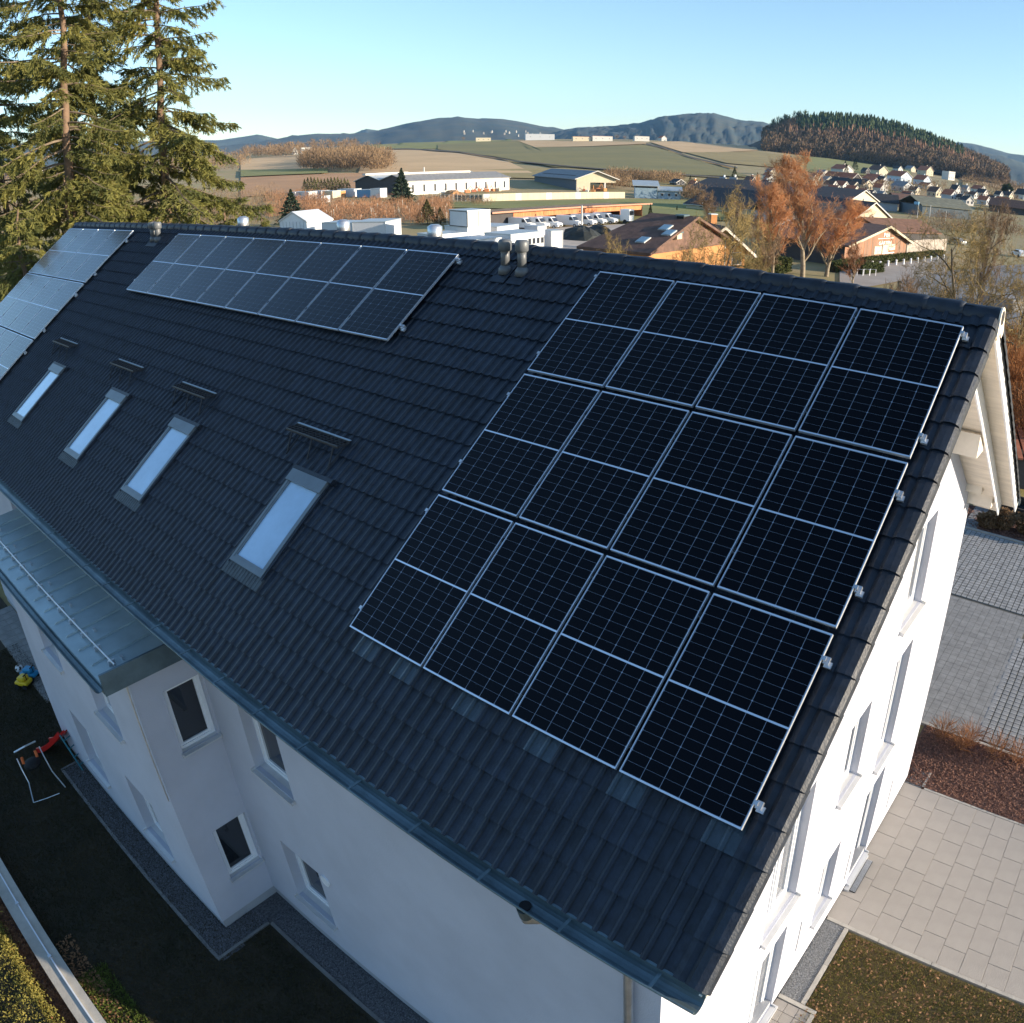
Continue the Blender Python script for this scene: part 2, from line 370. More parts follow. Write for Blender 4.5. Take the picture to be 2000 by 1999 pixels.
# ------------------------------------------------------------------ trees
def grow(seed, h, levels, n1=12, spread=.9, up=.25, droop=0, r0=None, crown=.25, taper=.7, lens=(.5, .42, .45, .5)):
    "skeleton of a leafless tree: arrays of segments and tip points"
    rng = np.random.default_rng(seed); P0 = []; P1 = []; A = []; B = []; tips = []
    r0 = r0 or h*.022
    def branch(p, d, L, r, lev):
        n = 7 if lev == 0 else 4; pts = [p]; q = p.copy(); dv = d.copy()
        for i in range(n):
            dv = dv+rng.normal(0, .07 if lev == 0 else .2, 3); dv[2] += up*.25 if lev else 0
            if lev >= 2: dv[2] -= droop*.3
            dv /= np.linalg.norm(dv); q2 = q+dv*L/n; f0, f1 = 1-.75*i/n, 1-.75*(i+1)/n
            P0.append(q); P1.append(q2); A.append(r*f0); B.append(r*f1); pts.append(q2); q = q2
        if lev < levels:
            k = n1 if lev == 0 else (5 if lev < 3 else 4)
            for j in range(k):
                t = (crown+(1-crown)*(j+rng.random())/k) if lev == 0 else (.2+.8*(j+rng.random()*.6)/k)
                t = min(t, .99); f = t*n; i = int(f); b = pts[i]*(1-f+i)+pts[i+1]*(f-i)
                dd_ = (pts[i+1]-pts[i]); dd_ /= np.linalg.norm(dd_); a = rng.uniform(0, 6.28); s = rng.uniform(.6, 1.1)*spread
                ax = np.cross(dd_, rng.normal(size=3)); ax /= np.linalg.norm(ax)
                nd = dd_*math.cos(s)+ax*math.sin(s)
                ll = L*lens[min(lev, 3)]*(1.15-.55*t if lev == 0 else 1)*rng.uniform(.75, 1.2)
                branch(b, nd/np.linalg.norm(nd), ll, max(r*(1-.7*t)*.62, .004), lev+1)
        else: tips.append((q, dv))
    branch(np.zeros(3), np.array([0, 0, 1.0]), h*.85, r0, 0)
    return np.array(P0), np.array(P1), np.array(A), np.array(B), tips
TREES = {}
def tree_meshes(key, seed, h, levels, mw, mtw, twigs=3, tw=.012, tl=.5, droop=0.0, **kw):
    if key in TREES: return TREES[key]
    P0, P1, A, B, tips = grow(seed, h, levels, droop=droop, **kw); rng = np.random.default_rng(seed)
    big = A > h*.0042
    trunk = fastmesh('trunk', *prisms(P0[big], P1[big], A[big], B[big], 6), mw, smooth=True)
    sm = ~big; m_ = h*.0009+.004
    parts = [prisms(P0[sm], P1[sm], np.maximum(A[sm], m_), np.maximum(B[sm], m_*.7))]
    if twigs:
        Q = np.array([t[0] for t in tips]); Dv = np.array([t[1] for t in tips])
        Q = np.repeat(Q, twigs, 0); Dv = np.repeat(Dv, twigs, 0)+rng.normal(0, .45, (len(Q), 3)); Dv[:, 2] -= droop
        Q = Q-Dv*rng.uniform(0, tl, (len(Q), 1)); parts.append(blades(Q, Dv, rng.uniform(.5, 1.3, len(Q))*tl, np.full(len(Q), tw*2.2), rng))
        # more twigs along the fine branches
        ii = rng.choice(np.nonzero(sm)[0], min(sm.sum(), 7000)); Q = P0[ii]+(P1[ii]-P0[ii])*rng.random((len(ii), 1)); Dv = (P1[ii]-P0[ii]); Dv /= np.linalg.norm(Dv, axis=1)[:, None]
        Dv = Dv+rng.normal(0, .6, Dv.shape); Dv[:, 2] -= droop; parts.append(blades(Q, Dv, rng.uniform(.4, 1.1, len(Q))*tl*.8, np.full(len(Q), tw*2), rng))
    CV, CF = cat_(parts); hh = float(np.percentile(CV[:, 2], 99.8)); rr = float(np.percentile(np.hypot(CV[:, 0], CV[:, 1]), 93))
    crown = fastmesh('crown', CV, CF, mtw)
    TREES[key] = (trunk, crown, hh, rr); return TREES[key]
m_bark = mat('bark', (.13, .10, .07), .95, .3, 2, .8, 8)
m_barkl = mat('bark_pale', (.30, .25, .18), .9, .3, 2, .8, 8, col2=(.18, .14, .09))
def place_tree(name, meshes, P, rot, scale, label, cat='tree', group=None, sxy=1.0):
    o = empty(name, P, label, cat, group, rot); o.scale = (scale*sxy, scale*sxy, scale)
    link('trunk', meshes[0], o); link('crown', meshes[1], o); return o

# big spruces behind the far end of the roof
def spruce(seed, h, Rm, nb=120, z0=.12, dens=1.0, tw=22, nbl=22, power=.75):
    rng = np.random.default_rng(seed); segP0 = []; segP1 = []; sA = []; sB = []; Bp = []; Bd = []; Bl = []
    n = 22; zs = np.linspace(0, h, n+1); xy = np.cumsum(rng.normal(0, .06, (n+1, 2)), 0); xy[0] = 0
    for i in range(n):
        segP0.append([*xy[i], zs[i]]); segP1.append([*xy[i+1], zs[i+1]]); sA.append(.25*(1-zs[i]/h)**.8+.03); sB.append(.25*(1-zs[i+1]/h)**.8+.03)
    ntr = n
    for b in range(nb):
        t = z0+(1-z0)*((b+rng.random())/nb)**.95; z = h*t; a = rng.uniform(0, 6.28) ; L = Rm*(1-t)**power*rng.uniform(.5, 1.15)+.35
        if rng.random() < .12: L *= .45
        c = np.array([np.interp(z, zs, xy[:, 0]), np.interp(z, zs, xy[:, 1]), z]); out = np.array([math.cos(a), math.sin(a), 0])
        m = 7; pts = [c]; pitch = rng.uniform(.05, .35) if t > .6 else rng.uniform(-.2, .15)
        for k in range(m):
            q = (k+1)/m; pt = pitch-.75*math.sin(q*2.3)*(.9-t*.5)+.25*q*q
            d = out*math.cos(pt)+np.array([0, 0, math.sin(pt)]); d += rng.normal(0, .06, 3); pts.append(pts[-1]+d*L/m)
        for k in range(m):
            segP0.append(pts[k]); segP1.append(pts[k+1]); r_ = (.012+.011*L)*(1-k/m*.85); sA.append(r_); sB.append(r_*.85)
        side = np.array([-out[1], out[0], 0]); ntw = max(3, int(tw*L/3*dens))
        for k in range(ntw):
            q = .22+.78*(k+rng.random())/ntw; f = min(q*m, m-.01); i = int(f); p = pts[i]*(1-f+i)+pts[i+1]*(f-i)
            s = 1 if k % 2 else -1; tl = (.30*L*(1.05-q)+.28)*rng.uniform(.6, 1.25)
            d = out*.55+side*s*rng.uniform(.5, 1.1)+np.array([0, 0, rng.uniform(-.75, -.1)]); d /= np.linalg.norm(d)
            e = p+d*tl+np.array([0, 0, -tl*.25]); segP0.append(p); segP1.append(e); sA.append(.012); sB.append(.005)
            nn = int(nbl*2.2*(.5+tl)); w = rng.random(nn)[:, None]
            bp = p+(e-p)*w; bd = d[None]+rng.normal(0, .55, (nn, 3)); bd[:, 2] -= .35
            Bp.append(bp); Bd.append(bd); Bl.append(np.full(nn, .165)*rng.uniform(.7, 1.5, nn))
    P0, P1, A, B = map(np.array, (segP0, segP1, sA, sB))
    tr = fastmesh('trunk', *prisms(P0[:ntr], P1[:ntr], A[:ntr], B[:ntr], 9), mat('spruce_bark', (.22, .14, .09), .95, .3, 3, .8, 9, col2=(.13, .09, .06)), smooth=True)
    Bp = np.concatenate(Bp); Bd = np.concatenate(Bd); Bl = np.concatenate(Bl)
    lm = fastmesh('limbs', *prisms(P0[ntr:], P1[ntr:], A[ntr:], B[ntr:], 3), m_bark)
    cr = fastmesh('crown', *blades(Bp, Bd, Bl, Bl*.17, rng), leafmat('spruce_needles', (.28, .26, .07), (.10, .12, .04), .8, .9, .35))
    return tr, cr, lm
def place_spruce(ms, P, rot, label, sc=1.0, group=None):
    o = empty('spruce_tree', P, label, 'tree', group, rot); o.scale = (sc,)*3
    link('trunk', ms[0], o); link('crown', ms[1], o); link('limbs', ms[2], o); return o
SA = spruce(21, 25.5, 5.6, 165, .14, 1.0, power=.62); SB = spruce(22, 25, 5.4, 160, .16, 1.0, power=.6)
SC = spruce(23, 14, 4.6, 95, .06, 1.2)
def sp_at(px, d): P = atd(px, 400, d); return (P[0], P[1], 0.0)
GS = 'spruces beyond the far end of the roof'
place_spruce(SA, sp_at(318, 43), .3, 'tall thin spruce with an open crown, right one of the pair', 1.05, GS)
place_spruce(SB, sp_at(128, 38), 1.9, 'tall broad spruce with a pale trunk, cut by the top edge above the far panels', 1.0, GS)
place_spruce(SB, sp_at(20, 52), 5.2, 'spruce filling the upper left corner behind the broad one', .98, GS)
place_spruce(SB, sp_at(205, 47), 4.1, 'darker slimmer spruce between the two tall ones', .93, GS)
place_spruce(SC, sp_at(430, 49), 2.0, 'low bushy spruce to the right of the tallest ones', .72, GS)
place_spruce(SC, sp_at(30, 31), .7, 'low dense spruce beside the far verge of the roof', .80, GS)
place_spruce(SC, sp_at(250, 41), 3.3, 'low dense spruce right behind the ridge under the tall ones', .78, GS)
place_spruce(SC, sp_at(340, 44), 5.1, 'low dense spruce behind the ridge vents', .76, GS)
place_spruce(SC, sp_at(140, 37), 5.9, 'low dense spruce behind the far left array', .86, GS)
place_spruce(SC, sp_at(505, 56), 1.2, 'small outer spruce leaning over the greenhouse side', .62, GS)
# ------------------------------------------------------------------ the white house with the solar roof
G = 10.46; PH = math.radians(36.503); SS, CC = math.sin(PH), math.cos(PH)
def RP(u, v, h=0.0): return (u, -CC*v-SS*h, G-SS*v+CC*h)         # front roof plane: u along the ridge, v down the slope, h out of it
YR = .40                                                          # ridge line
XG, YN, YF = 4.13, -4.46, 5.26                                    # gable wall, near wall, far wall
XL = -20.55; XE = 4.94
TH = -.135                                                        # tile bed below the module plane
m_render = mat('white_render', (.48, .495, .56), .92, .05, .8, .25, 60)
m_plinth = mat('plinth_render', (.34, .35, .37), .92, .05, 2, .3, 60)
m_tile = mat('anthracite_tile', (.013, .019, .030), .5, .38, 6, .18, 45, spec=.45, own=True)
m_tile2 = mat('newer_tile', (.035, .055, .072), .32, .15, 14, .2, 45, spec=.6)
m_trim = mat('cream_timber', (.74, .665, .56), .7, .10, 1.5, .25, 14, stretch=(1, 6, 1))
m_white = mat('white_pvc', (.80, .81, .83), .35)
m_sillm = mat('sill_aluminium', (.62, .62, .62), .4, .05, 3, metal=.35)
m_glass = mat('window_glass', (.012, .014, .018), .03, spec=.9)
m_curt = mat('window_glass_light', (.16, .17, .19), .05, .3, 1.5, spec=.8)
m_zinc = mat('zinc', (.12, .17, .19), .42, .25, 1.4, .15, 30, metal=.55)
m_galv = mat('galvanised', (.62, .64, .66), .35, .1, 5, metal=.8)
m_black = mat('black_void', (.006, .006, .007), .8)
house = empty('apartment_house', (0, 0, 0), 'large white rendered house with a dark tiled roof filling most of the picture', 'house')

def panel_with_holes(us, vs, holes, f, mb, depth, inward, mi=0):
    "grid wall with openings and their reveals; f(u, v, w) gives the point w inward"
    U = sorted(set(us+[h[0] for h in holes]+[h[1] for h in holes])); Vv = sorted(set(vs+[h[2] for h in holes]+[h[3] for h in holes]))
    for i in range(len(U)-1):
        for j in range(len(Vv)-1):
            cu, cv = (U[i]+U[i+1])/2, (Vv[j]+Vv[j+1])/2
            if any(h[0] < cu < h[1] and h[2] < cv < h[3] for h in holes): continue
            mb.add([f(U[i], Vv[j], 0), f(U[i+1], Vv[j], 0), f(U[i+1], Vv[j+1], 0), f(U[i], Vv[j+1], 0)], [(0, 1, 2, 3)], mi)
    for a, b, c, d in [h[:4] for h in holes]:
        q = [(a, c), (b, c), (b, d), (a, d)]
        for k in range(4):
            (x0, y0), (x1, y1) = q[k], q[(k+1) % 4]
            mb.add([f(x0, y0, 0), f(x1, y1, 0), f(x1, y1, depth), f(x0, y0, depth)], [(0, 1, 2, 3)], mi)
def window(f, a, b, c, d, rec=.17, mull=0, glass=None, sill=True, parent=None, frame=.075, sw=.07):
    "casement set in an opening: frame, panes, sill"
    mb = MB(); w = frame
    def bx(m_, u0, u1, v0, v1, w0, w1): m_.hexa([f(u0, v0, w0), f(u1, v0, w0), f(u1, v0, w1), f(u0, v0, w1), f(u0, v1, w0), f(u1, v1, w0), f(u1, v1, w1), f(u0, v1, w1)])
    bx(mb, a, b, c, c+w, rec, rec+.07); bx(mb, a, b, d-w, d, rec, rec+.07)
    bx(mb, a, a+w, c+w, d-w, rec, rec+.07); bx(mb, b-w, b, c+w, d-w, rec, rec+.07)
    xs = [a+w+(b-a-2*w)*k/(mull+1) for k in range(mull+2)]
    for x in xs[1:-1]: bx(mb, x-.045, x+.045, c+w, d-w, rec-.003, rec+.07)
    # inner sash
    for k in range(mull+1):
        l, r = xs[k]+(.045 if k else 0), xs[k+1]-(.045 if k < mull else 0); e = .035
        bx(mb, l, r, c+w, c+w+e, rec+.018, rec+.06); bx(mb, l, r, d-w-e, d-w, rec+.018, rec+.06)
        bx(mb, l, l+e, c+w+e, d-w-e, rec+.018, rec+.06); bx(mb, r-e, r, c+w+e, d-w-e, rec+.018, rec+.06)
    o = mb.obj('window', m_white, parent or house)
    for k in range(mull+1):
        p = MB(); bx(p, xs[k], xs[k+1], c+w, d-w, rec+.045, rec+.055); p.obj('pane', glass or m_glass, o)
    if sill:
        s = MB(); t = sw
        s.hexa([f(a-.02, c-.045, -t), f(b+.02, c-.045, -t), f(b+.02, c-.02, rec), f(a-.02, c-.02, rec), f(a-.02, c-.02, -t), f(b+.02, c-.02, -t), f(b+.02, c+.012, rec), f(a-.02, c+.012, rec)])
        for x in (a-.03, b+.01): s.hexa([f(x, c-.05, -t-.005), f(x+.02, c-.05, -t-.005), f(x+.02, c-.03, rec*.4), f(x, c-.03, rec*.4), f(x, c+.01, -t-.005), f(x+.02, c+.01, -t-.005), f(x+.02, c+.04, rec*.4), f(x, c+.04, rec*.4)])
        s.obj('sill', m_sillm, o)
    return o
ZP = .22       # top of the plinth
# gable wall
fg = lambda u, v, w: (XG-w, u, v)
GH = [(1.68, 2.72, 5.72, 7.3, 1), (1.92, 2.74, 2.86, 5.05, 0), (.1, .86, 3.62, 5.03, 0), (1.86, 2.78, .10, 2.34, 0), (.1, .78, .84, 2.26, 0),
      (-2.04, -1.04, 2.86, 5.02, 1), (-2.08, -1.12, .10, 2.24, 1), (-1.92, -.88, 5.72, 7.3, 1), (-3.9, -3.1, 3.62, 5.03, 0), (3.9, 4.5, 3.62, 5.03, 0)]
GH = GH[:8]
bm = bmesh.new(); mb = MB(); panel_with_holes([YN, YF], [ZP, 11.2], [h[:4] for h in GH], fg, mb, .2, None)
me = mb.mesh('wall', m_render); bm.from_mesh(me)
zu = lambda y: G-SS/CC*abs(y-YR)-.0      # roof plane height
off = .30
z0_ = (G-SS/CC*0)+ (-(YR)*0)
# cut below the two roof planes
az_ = G+SS/CC*(YR-SS*off)-CC*off
bmesh.ops.bisect_plane(bm, geom=bm.verts[:]+bm.edges[:]+bm.faces[:], plane_co=(XG, YR, az_), plane_no=(0, -SS, CC), clear_outer=True)
bmesh.ops.bisect_plane(bm, geom=bm.verts[:]+bm.edges[:]+bm.faces[:], plane_co=(XG, YR, az_), plane_no=(0, SS, CC), clear_outer=True)
bm.to_mesh(me); bm.free(); link('wall', me, house)
for a, b, c, d, mu in GH: window(fg, a, b, c, d, .12, mu, m_curt if (c > 5 or a < -1.5) else m_glass)
ez = G-SS/CC*(-YN+SS*off)-CC*off      # wall top under the eaves
# near wall with the bay, left of it the main wall goes on
XB, YB, XBL = -4.03, -5.57, -11.3
fn = lambda u, v, w: (u, YN+w, v)
NH = [(-3.05, -2.03, 3.66, 4.98, 0), (-3.02, -2.0, .82, 2.14, 0)]
mb = MB(); panel_with_holes([XB, XG], [ZP, ez+.05], NH, fn, mb, .2, None); mb.obj('wall', m_render, house)
for h in NH: window(fn, *h[:4], .17, 0)
mb = MB(); panel_with_holes([XL+.6, XBL], [ZP, ez+.05], [(-14.4, -13.3, 3.66, 4.98), (-14.4, -13.3, .82, 2.14), (-18, -16.9, .82, 2.14)], fn, mb, .2, None); mb.obj('wall', m_render, house)
for h in [(-14.4, -13.3, 3.66, 4.98), (-14.4, -13.3, .82, 2.14), (-18, -16.9, .82, 2.14)]: window(fn, *h, .17, 0)
mb = MB().box(XBL, XB, YN-.001, YN+.2, 5.72, ez+.05); mb.obj('wall', m_render, house)
fb = lambda u, v, w: (u, YB+w, v)
BH = [(-9.46, -8.36, 3.5, 4.85), (-6.6, -5.5, 3.5, 4.85), (-9.3, -8.2, .78, 2.12), (-6.5, -5.4, .78, 2.12)]
mb = MB(); panel_with_holes([XBL, XB], [ZP, 5.52], BH, fb, mb, .2, None)
fs = lambda u, v, w: (XB-w, u, v)
SH = [(-5.13, -4.50, 3.80, 4.95), (-5.13, -4.50, .98, 2.12)]
panel_with_holes([YB, YN], [ZP, 5.52], SH, fs, mb, .2, None)
mb.add([(XBL, YB, ZP), (XBL, YN, ZP), (XBL, YN, 5.52), (XBL, YB, 5.52)], [(0, 1, 2, 3)])
mb.obj('bay_wall', m_render, house)
for h in BH: window(fb, *h, .17, 0)
for h in SH: window(fs, *h, .09, 0, frame=.06, sw=.06)
MB().box(XL+.6, XG-.2, YF-.2, YF, 0, ez+.05).obj('wall', m_render, house)
MB().box(XL+.6, XL+.8, YN+.2, YF-.2, 0, ez).obj('wall', m_render, house)
# plinth a little set back
pl = MB(); pl.box(XG-.25, XG-.02, YN+.02, YF, 0, ZP).box(XB-.02, XG-.25, YN+.02, YN+.25, 0, ZP).box(XBL+.02, XB-.02, YB+.02, YB+.25, 0, ZP).box(XB-.25, XB-.021, YB+.25, YN+.02, 0, ZP).box(XL+.6, XBL+.02, YN+.02, YN+.25, 0, ZP)
pl.obj('plinth', m_plinth, house)
# round vent and lamp discs on the wall
MB().tube([(-1.80, YN-.03, 2.13), (-1.80, YN+.02, 2.13)], .10, 20).obj('vent_cap', m_white, house)
for y, z in ((-.46, 1.2), (3.75, .8), (1.6, .85)):
    MB().box(XG, XG+.012, y-.012, y+.012, z-.38, z+.38).obj('wall_joint', m_plinth, house)
# roof body: deck under the tiles, soffits, verge boards
def slab(name, u0, u1, v0, v1, h0, h1, m, back=False, parent=house):
    q = [RP(u, v, h) for h in (h0, h1) for u, v in ((u0, v0), (u1, v0), (u1, v1), (u0, v1))]
    if back: q = [(x, 2*YR-y, z) for x, y, z in q]
    return MB().hexa(q).obj(name, m, parent)
VR = -(YR+SS*TH)/CC   # v where the tile bed meets the ridge line
deck = slab('roof', XL+.06, XG, VR+.10, 6.50, TH-.16, TH-.05, m_tile); roof = deck
slab('deck', XL+.06, XG, VR+.10, 6.50, TH-.16, TH-.05, m_tile, True, roof)
for bk in (False, True):
    slab('soffit', XG-.02, XE-.07, VR+.13, 6.46, TH-.13, TH-.06, m_trim, bk)
    slab('soffit_box', XG, 4.60, VR+.19, 6.38, TH-.30, TH-.131, m_trim, bk)
    slab('verge_board', XE-.07, XE-.045, VR+.13, 6.52, TH-.19, TH+.015, m_white if bk else m_trim, bk)
    slab('verge_board', 4.60, 4.622, VR+.13, 6.42, TH-.36, TH-.131, m_white if bk else m_trim, bk)
    slab('soffit_box', XL+.6, XG, 5.70, 6.38, TH-.22, TH-.16, m_trim, bk)
for y0, y1, z0, z1, x1 in ((2.45, 2.85, 8.28, 8.62, 4.58), (-.05, .85, 9.45, 9.7, 4.58), (4.95, 5.40, 6.62, 6.98, 4.56), (4.62, 4.95, 6.95, 7.22, 4.40)):
    MB().box(XG, x1, y0, y1, z0, z1).obj('purlin', m_trim, house)

# tiles
CW, CH = .30, .3305
def tile_mesh(w, verge=False):
    mb = MB(); L = CH+.05
    if verge: prof = [(-w*.5, .02), (-w*.5+.05, .030), (-w*.5+.10, .012), (w*.5-.20, .012), (w*.5-.16, .050), (w*.5-.10, .062), (w*.5-.04, .050), (w*.5-.008, .02), (w*.5, -.03), (w*.5, -.06)]
    else: prof = [(-.15, .008), (-.118, .010), (-.022, .010), (.000, .012), (.012, .030), (.030, .034), (.048, .026), (.058, .010), (.115, .008), (.132, .016), (.150, .018)]
    if not verge:
        prof = []
        for k in range(2):
            b = -.15+k*.15
            prof += [(b, .003), (b+.009, .020), (b+.030, .026), (b+.053, .021), (b+.061, .004), (b+.105, .001)]
        prof.append((.149, .004))
    n = len(prof); lift = .028
    vs = []
    for s, (yy, zz) in enumerate(((0.0, lift), (L, 0.0))):      # lower edge, upper edge (local y up the slope)
        for x, z in prof: vs.append((x, yy, z+zz))
    for x, z in prof: vs.append((x, .022, z+lift-.015 if not (verge and z < 0) else z+lift-.012))
    fs = [(i, i+1, n+i+1, n+i) for i in range(n-1)]+[(2*n+i, 2*n+i+1, i+1, i) for i in range(n-1)]
    if verge:
        b = len(vs); vs += [(w*.5-.012, 0, -.06), (w*.5-.012, L, -.08), (w*.5-.012, 0, .0), (w*.5-.012, L, .0)]
    mb.add(vs, fs); return mb
tm = tile_mesh(CW); vm = tile_mesh(.30, True)
me_tile = tm.mesh('tile', m_tile); me_tile2 = tm.mesh('tile_newer', m_tile2); me_verge = vm.mesh('verge_tile', m_tile)
RM = Matrix(((1, 0, 0), (0, CC, -SS), (0, SS, CC)))       # local (x, up the slope, out) to world
RE = RM.to_euler()
rows = [.2077+CH*i for i in range(-1, 20)]
cells = []
for ri, v in enumerate(rows):
    for ci in range(84): cells.append((XE-.30-CW*(ci+.5), v, ri, ci))
ARR = [(-.1, 4.7, -.1, 5.15), (-12.35, -2.6, -.15, 1.66), (-20.4, -15.0, -.1, 5.3)]
def covered(u, v): return any(a < u < b and c < v < d for a, b, c, d in ARR)
def seen(u, v):
    p = np.array(RP(u, v, TH)); d = np.linalg.norm(p-CAMP); nrm = np.array([0, -SS, CC]); return abs(((CAMP-p)/d)@nrm)/d**2
order = sorted([c for c in cells if not covered(c[0], c[1]-.15)], key=lambda c: -seen(c[0], c[1]))
single = set((c[2], c[3]) for c in order[:296])
light = set()
for uu in (.16, .94, 1.81, 2.72, 3.61, 4.44):
    k = min((c for c in cells if 5.35 < c[1] < 5.6 or True), key=lambda c: abs(c[0]-uu)+abs(c[1]-5.5)*3); light.add((k[2], k[3]))
tr = random.Random(3)
tv, tf = np.array(tm.v), tm.f; Vs = []; Fs = []; off_ = 0; nt_ = 0
RMn = np.array(RM)
def spun(): return tr.uniform(-.004, .004), tr.uniform(-.003, .003)
stuff = MB()
for u, v, ri, ci in cells:
    p = RP(u, v, TH)
    if (ri, ci) in single:
        o = link('tile', me_tile2 if (ri, ci) in light else me_tile, roof, p)
        o.rotation_euler = (RE[0]+tr.uniform(-.006, .006), tr.uniform(-.004, .004), 0)
        if ri == 0: o.scale = (1, .68, 1)
    else:
        q = (RMn @ (tv*np.array([1, .68 if ri == 0 else 1, 1])).T).T+np.array(p)+np.array([0, 0, tr.uniform(-.0015, .0015)])
        b = len(Vs)*len(tv); Vs.append(q); Fs.append(b)
AV = np.concatenate(Vs); F4 = np.array(tf)
AF = (np.array(Fs)[:, None, None]+F4[None]).reshape(-1, 4)
link('tile_field', fastmesh('tile_field', AV, AF, m_tile), roof, kind='stuff')
for bk in (0, 1):
    for i, v in enumerate(rows):
        p = Vector(RP(XE-.15, v, TH))
        if bk:
            o = link('verge_tile', me_verge, roof, (p.x, 2*YR-p.y, p.z)); o.rotation_euler = (RE[0], 0, 0); o.scale = (1, 1, 1)
            o.rotation_euler = (-RE[0], 0, 0); o.scale = (1, -.68 if i == 0 else -1, 1)
        else:
            o = link('verge_tile', me_verge, roof, p); o.rotation_euler = RE
            if i == 0: o.scale = (1, .68, 1)
    if bk == 0:
        for v in rows: o = link('verge_tile', me_verge, roof, RP(XL+.15-.02, v, TH)); o.rotation_euler = RE; o.scale = (-1, .68 if v < 0 else 1, 1)
# far slope seen only from behind: one ribbed sheet
mb = MB()
for i, v in enumerate(rows):
    a, b = [(x, 2*YR-y, z) for x, y, z in (RP(XL, v, TH+.03), RP(XE-.3, v, TH+.03))]; c, d = [(x, 2*YR-y, z) for x, y, z in (RP(XE-.3, v-CH-.02, TH), RP(XL, v-CH-.02, TH))]
    mb.add([a, b, c, d], [(0, 1, 2, 3)])
mb.obj('tile_field', m_tile, roof, kind='stuff')
# ridge tiles: overlapping half rounds
def ridge_mesh():
    mb = MB(); n = 9; vs = []
    for x, r in ((-.215, .118), (-.16, .128), (.20, .112)):
        for k in range(n):
            t = math.radians(-12+204*k/(n-1)); vs.append((x, r*math.cos(t), r*math.sin(t)*.95))
    for x, r in ((-.215, .100),):
        for k in range(n):
            t = math.radians(-12+204*k/(n-1)); vs.append((x, r*math.cos(t), r*math.sin(t)*.95))
    fs = [(j*n+i, j*n+i+1, (j+1)*n+i+1, (j+1)*n+i) for j in range(2) for i in range(n-1)]+[(3*n+i, 3*n+i+1, i+1, i) for i in range(n-1)]
    return mb.add(vs, fs).mesh('ridge_tile', m_tile, True)
mr_ = ridge_mesh(); zr = RP(0, VR, TH)[2]-.050
x = XE-.02
while x > XL:
    o = link('ridge_tile', mr_, roof, (x-.2, YR, zr+tr.uniform(-.004, .004))); o.scale = (-1, 1, 1); x -= .40
# light end plate of the ridge and its dark opening
mb = MB(); n = 14; vs = [(XE-.012, YR+.125*math.cos(math.pi*k/n), zr+.125*math.sin(math.pi*k/n)) for k in range(n+1)]
vs += [(XE-.012, YR-.18, zr-.17), (XE-.012, YR-.11, zr-.22), (XE-.012, YR, zr-.14), (XE-.012, YR+.11, zr-.22), (XE-.012, YR+.18, zr-.17)]
mb.add(vs+[(v[0]+.02, v[1], v[2]) for v in vs], [tuple(range(len(vs)))[::-1], tuple(range(len(vs), 2*len(vs)))]+[(i, (i+1) % len(vs), len(vs)+(i+1) % len(vs), len(vs)+i) for i in range(len(vs))])
mb.obj('ridge_end_plate', m_trim, roof)
MB().tube([(XE+.009, YR, zr+.012), (XE+.013, YR, zr+.012)], .078, 18).obj('end_plate_hole', m_black, roof)

# gutter and downpipe
def gutter(x0, x1, y, z, r, m, parent, name='gutter', n=9):
    mb = MB(); vs = []
    for x in (x0, x1):
        for rr in (r, r-.006):
            for k in range(n):
                t = math.pi+math.pi*k/(n-1); vs.append((x, y+rr*math.cos(t), z+rr*math.sin(t)))
    N = 2*n
    fs = [(i, i+1, N+i+1, N+i) for i in range(n-1)]+[(n+i+1, n+i, N+n+i, N+n+i+1) for i in range(n-1)]+[(0, n, N+n, N), (n-1, 2*n-1, N+2*n-1, N+n-1)]
    for b in (0, N): fs.append(tuple(b+i for i in range(n))+tuple(b+n+i for i in range(n))[::-1])
    mb.add(vs, fs)
    mb.tube([(x0, y-r, z+.006), (x1, y-r, z+.006)], .010, 6)
    return mb.obj(name, m, parent)
gz = RP(0, 6.56, 0)[2]+.0
gut = gutter(XL+.02, XE-.02, -5.235, gz-.075, .082, m_zinc, house)
MB().box(XL+.02, XE-.02, -5.158, -5.135, gz-.10, gz-.03).obj('gutter_flashing', m_zinc, gut)
xx = XE-.4
while xx > XL: MB().box(xx-.014, xx+.014, -5.325, -5.150, gz-.068, gz-.060).obj('gutter_bracket', m_zinc, gut) if xx > -9 else None; xx -= .85
MB().tube([(3.28, -5.235, gz-.128), (3.28, -5.235, gz-.150)], .05, 16).obj('outlet_hole', m_black, gut)
MB().tube([(3.28, -5.235, gz-.16), (3.28, -5.235, gz-.30), (3.34, -4.95, gz-.55), (3.50, -4.62, gz-.78), (3.72, YN-.07, gz-1.0), (3.80, YN-.07, gz-1.2), (3.80, YN-.07, .05)], .05, 12).obj('downpipe', m_galv, house, smooth=True)
MB().tube([(3.28, -5.235, gz-.15), (3.28, -5.235, gz-.27)], [.075, .055], 14).obj('gutter_outlet', m_zinc, gut)
gutter(XL+.02, XE-.02, 2*YR+5.235, gz-.075, .082, m_zinc, house)

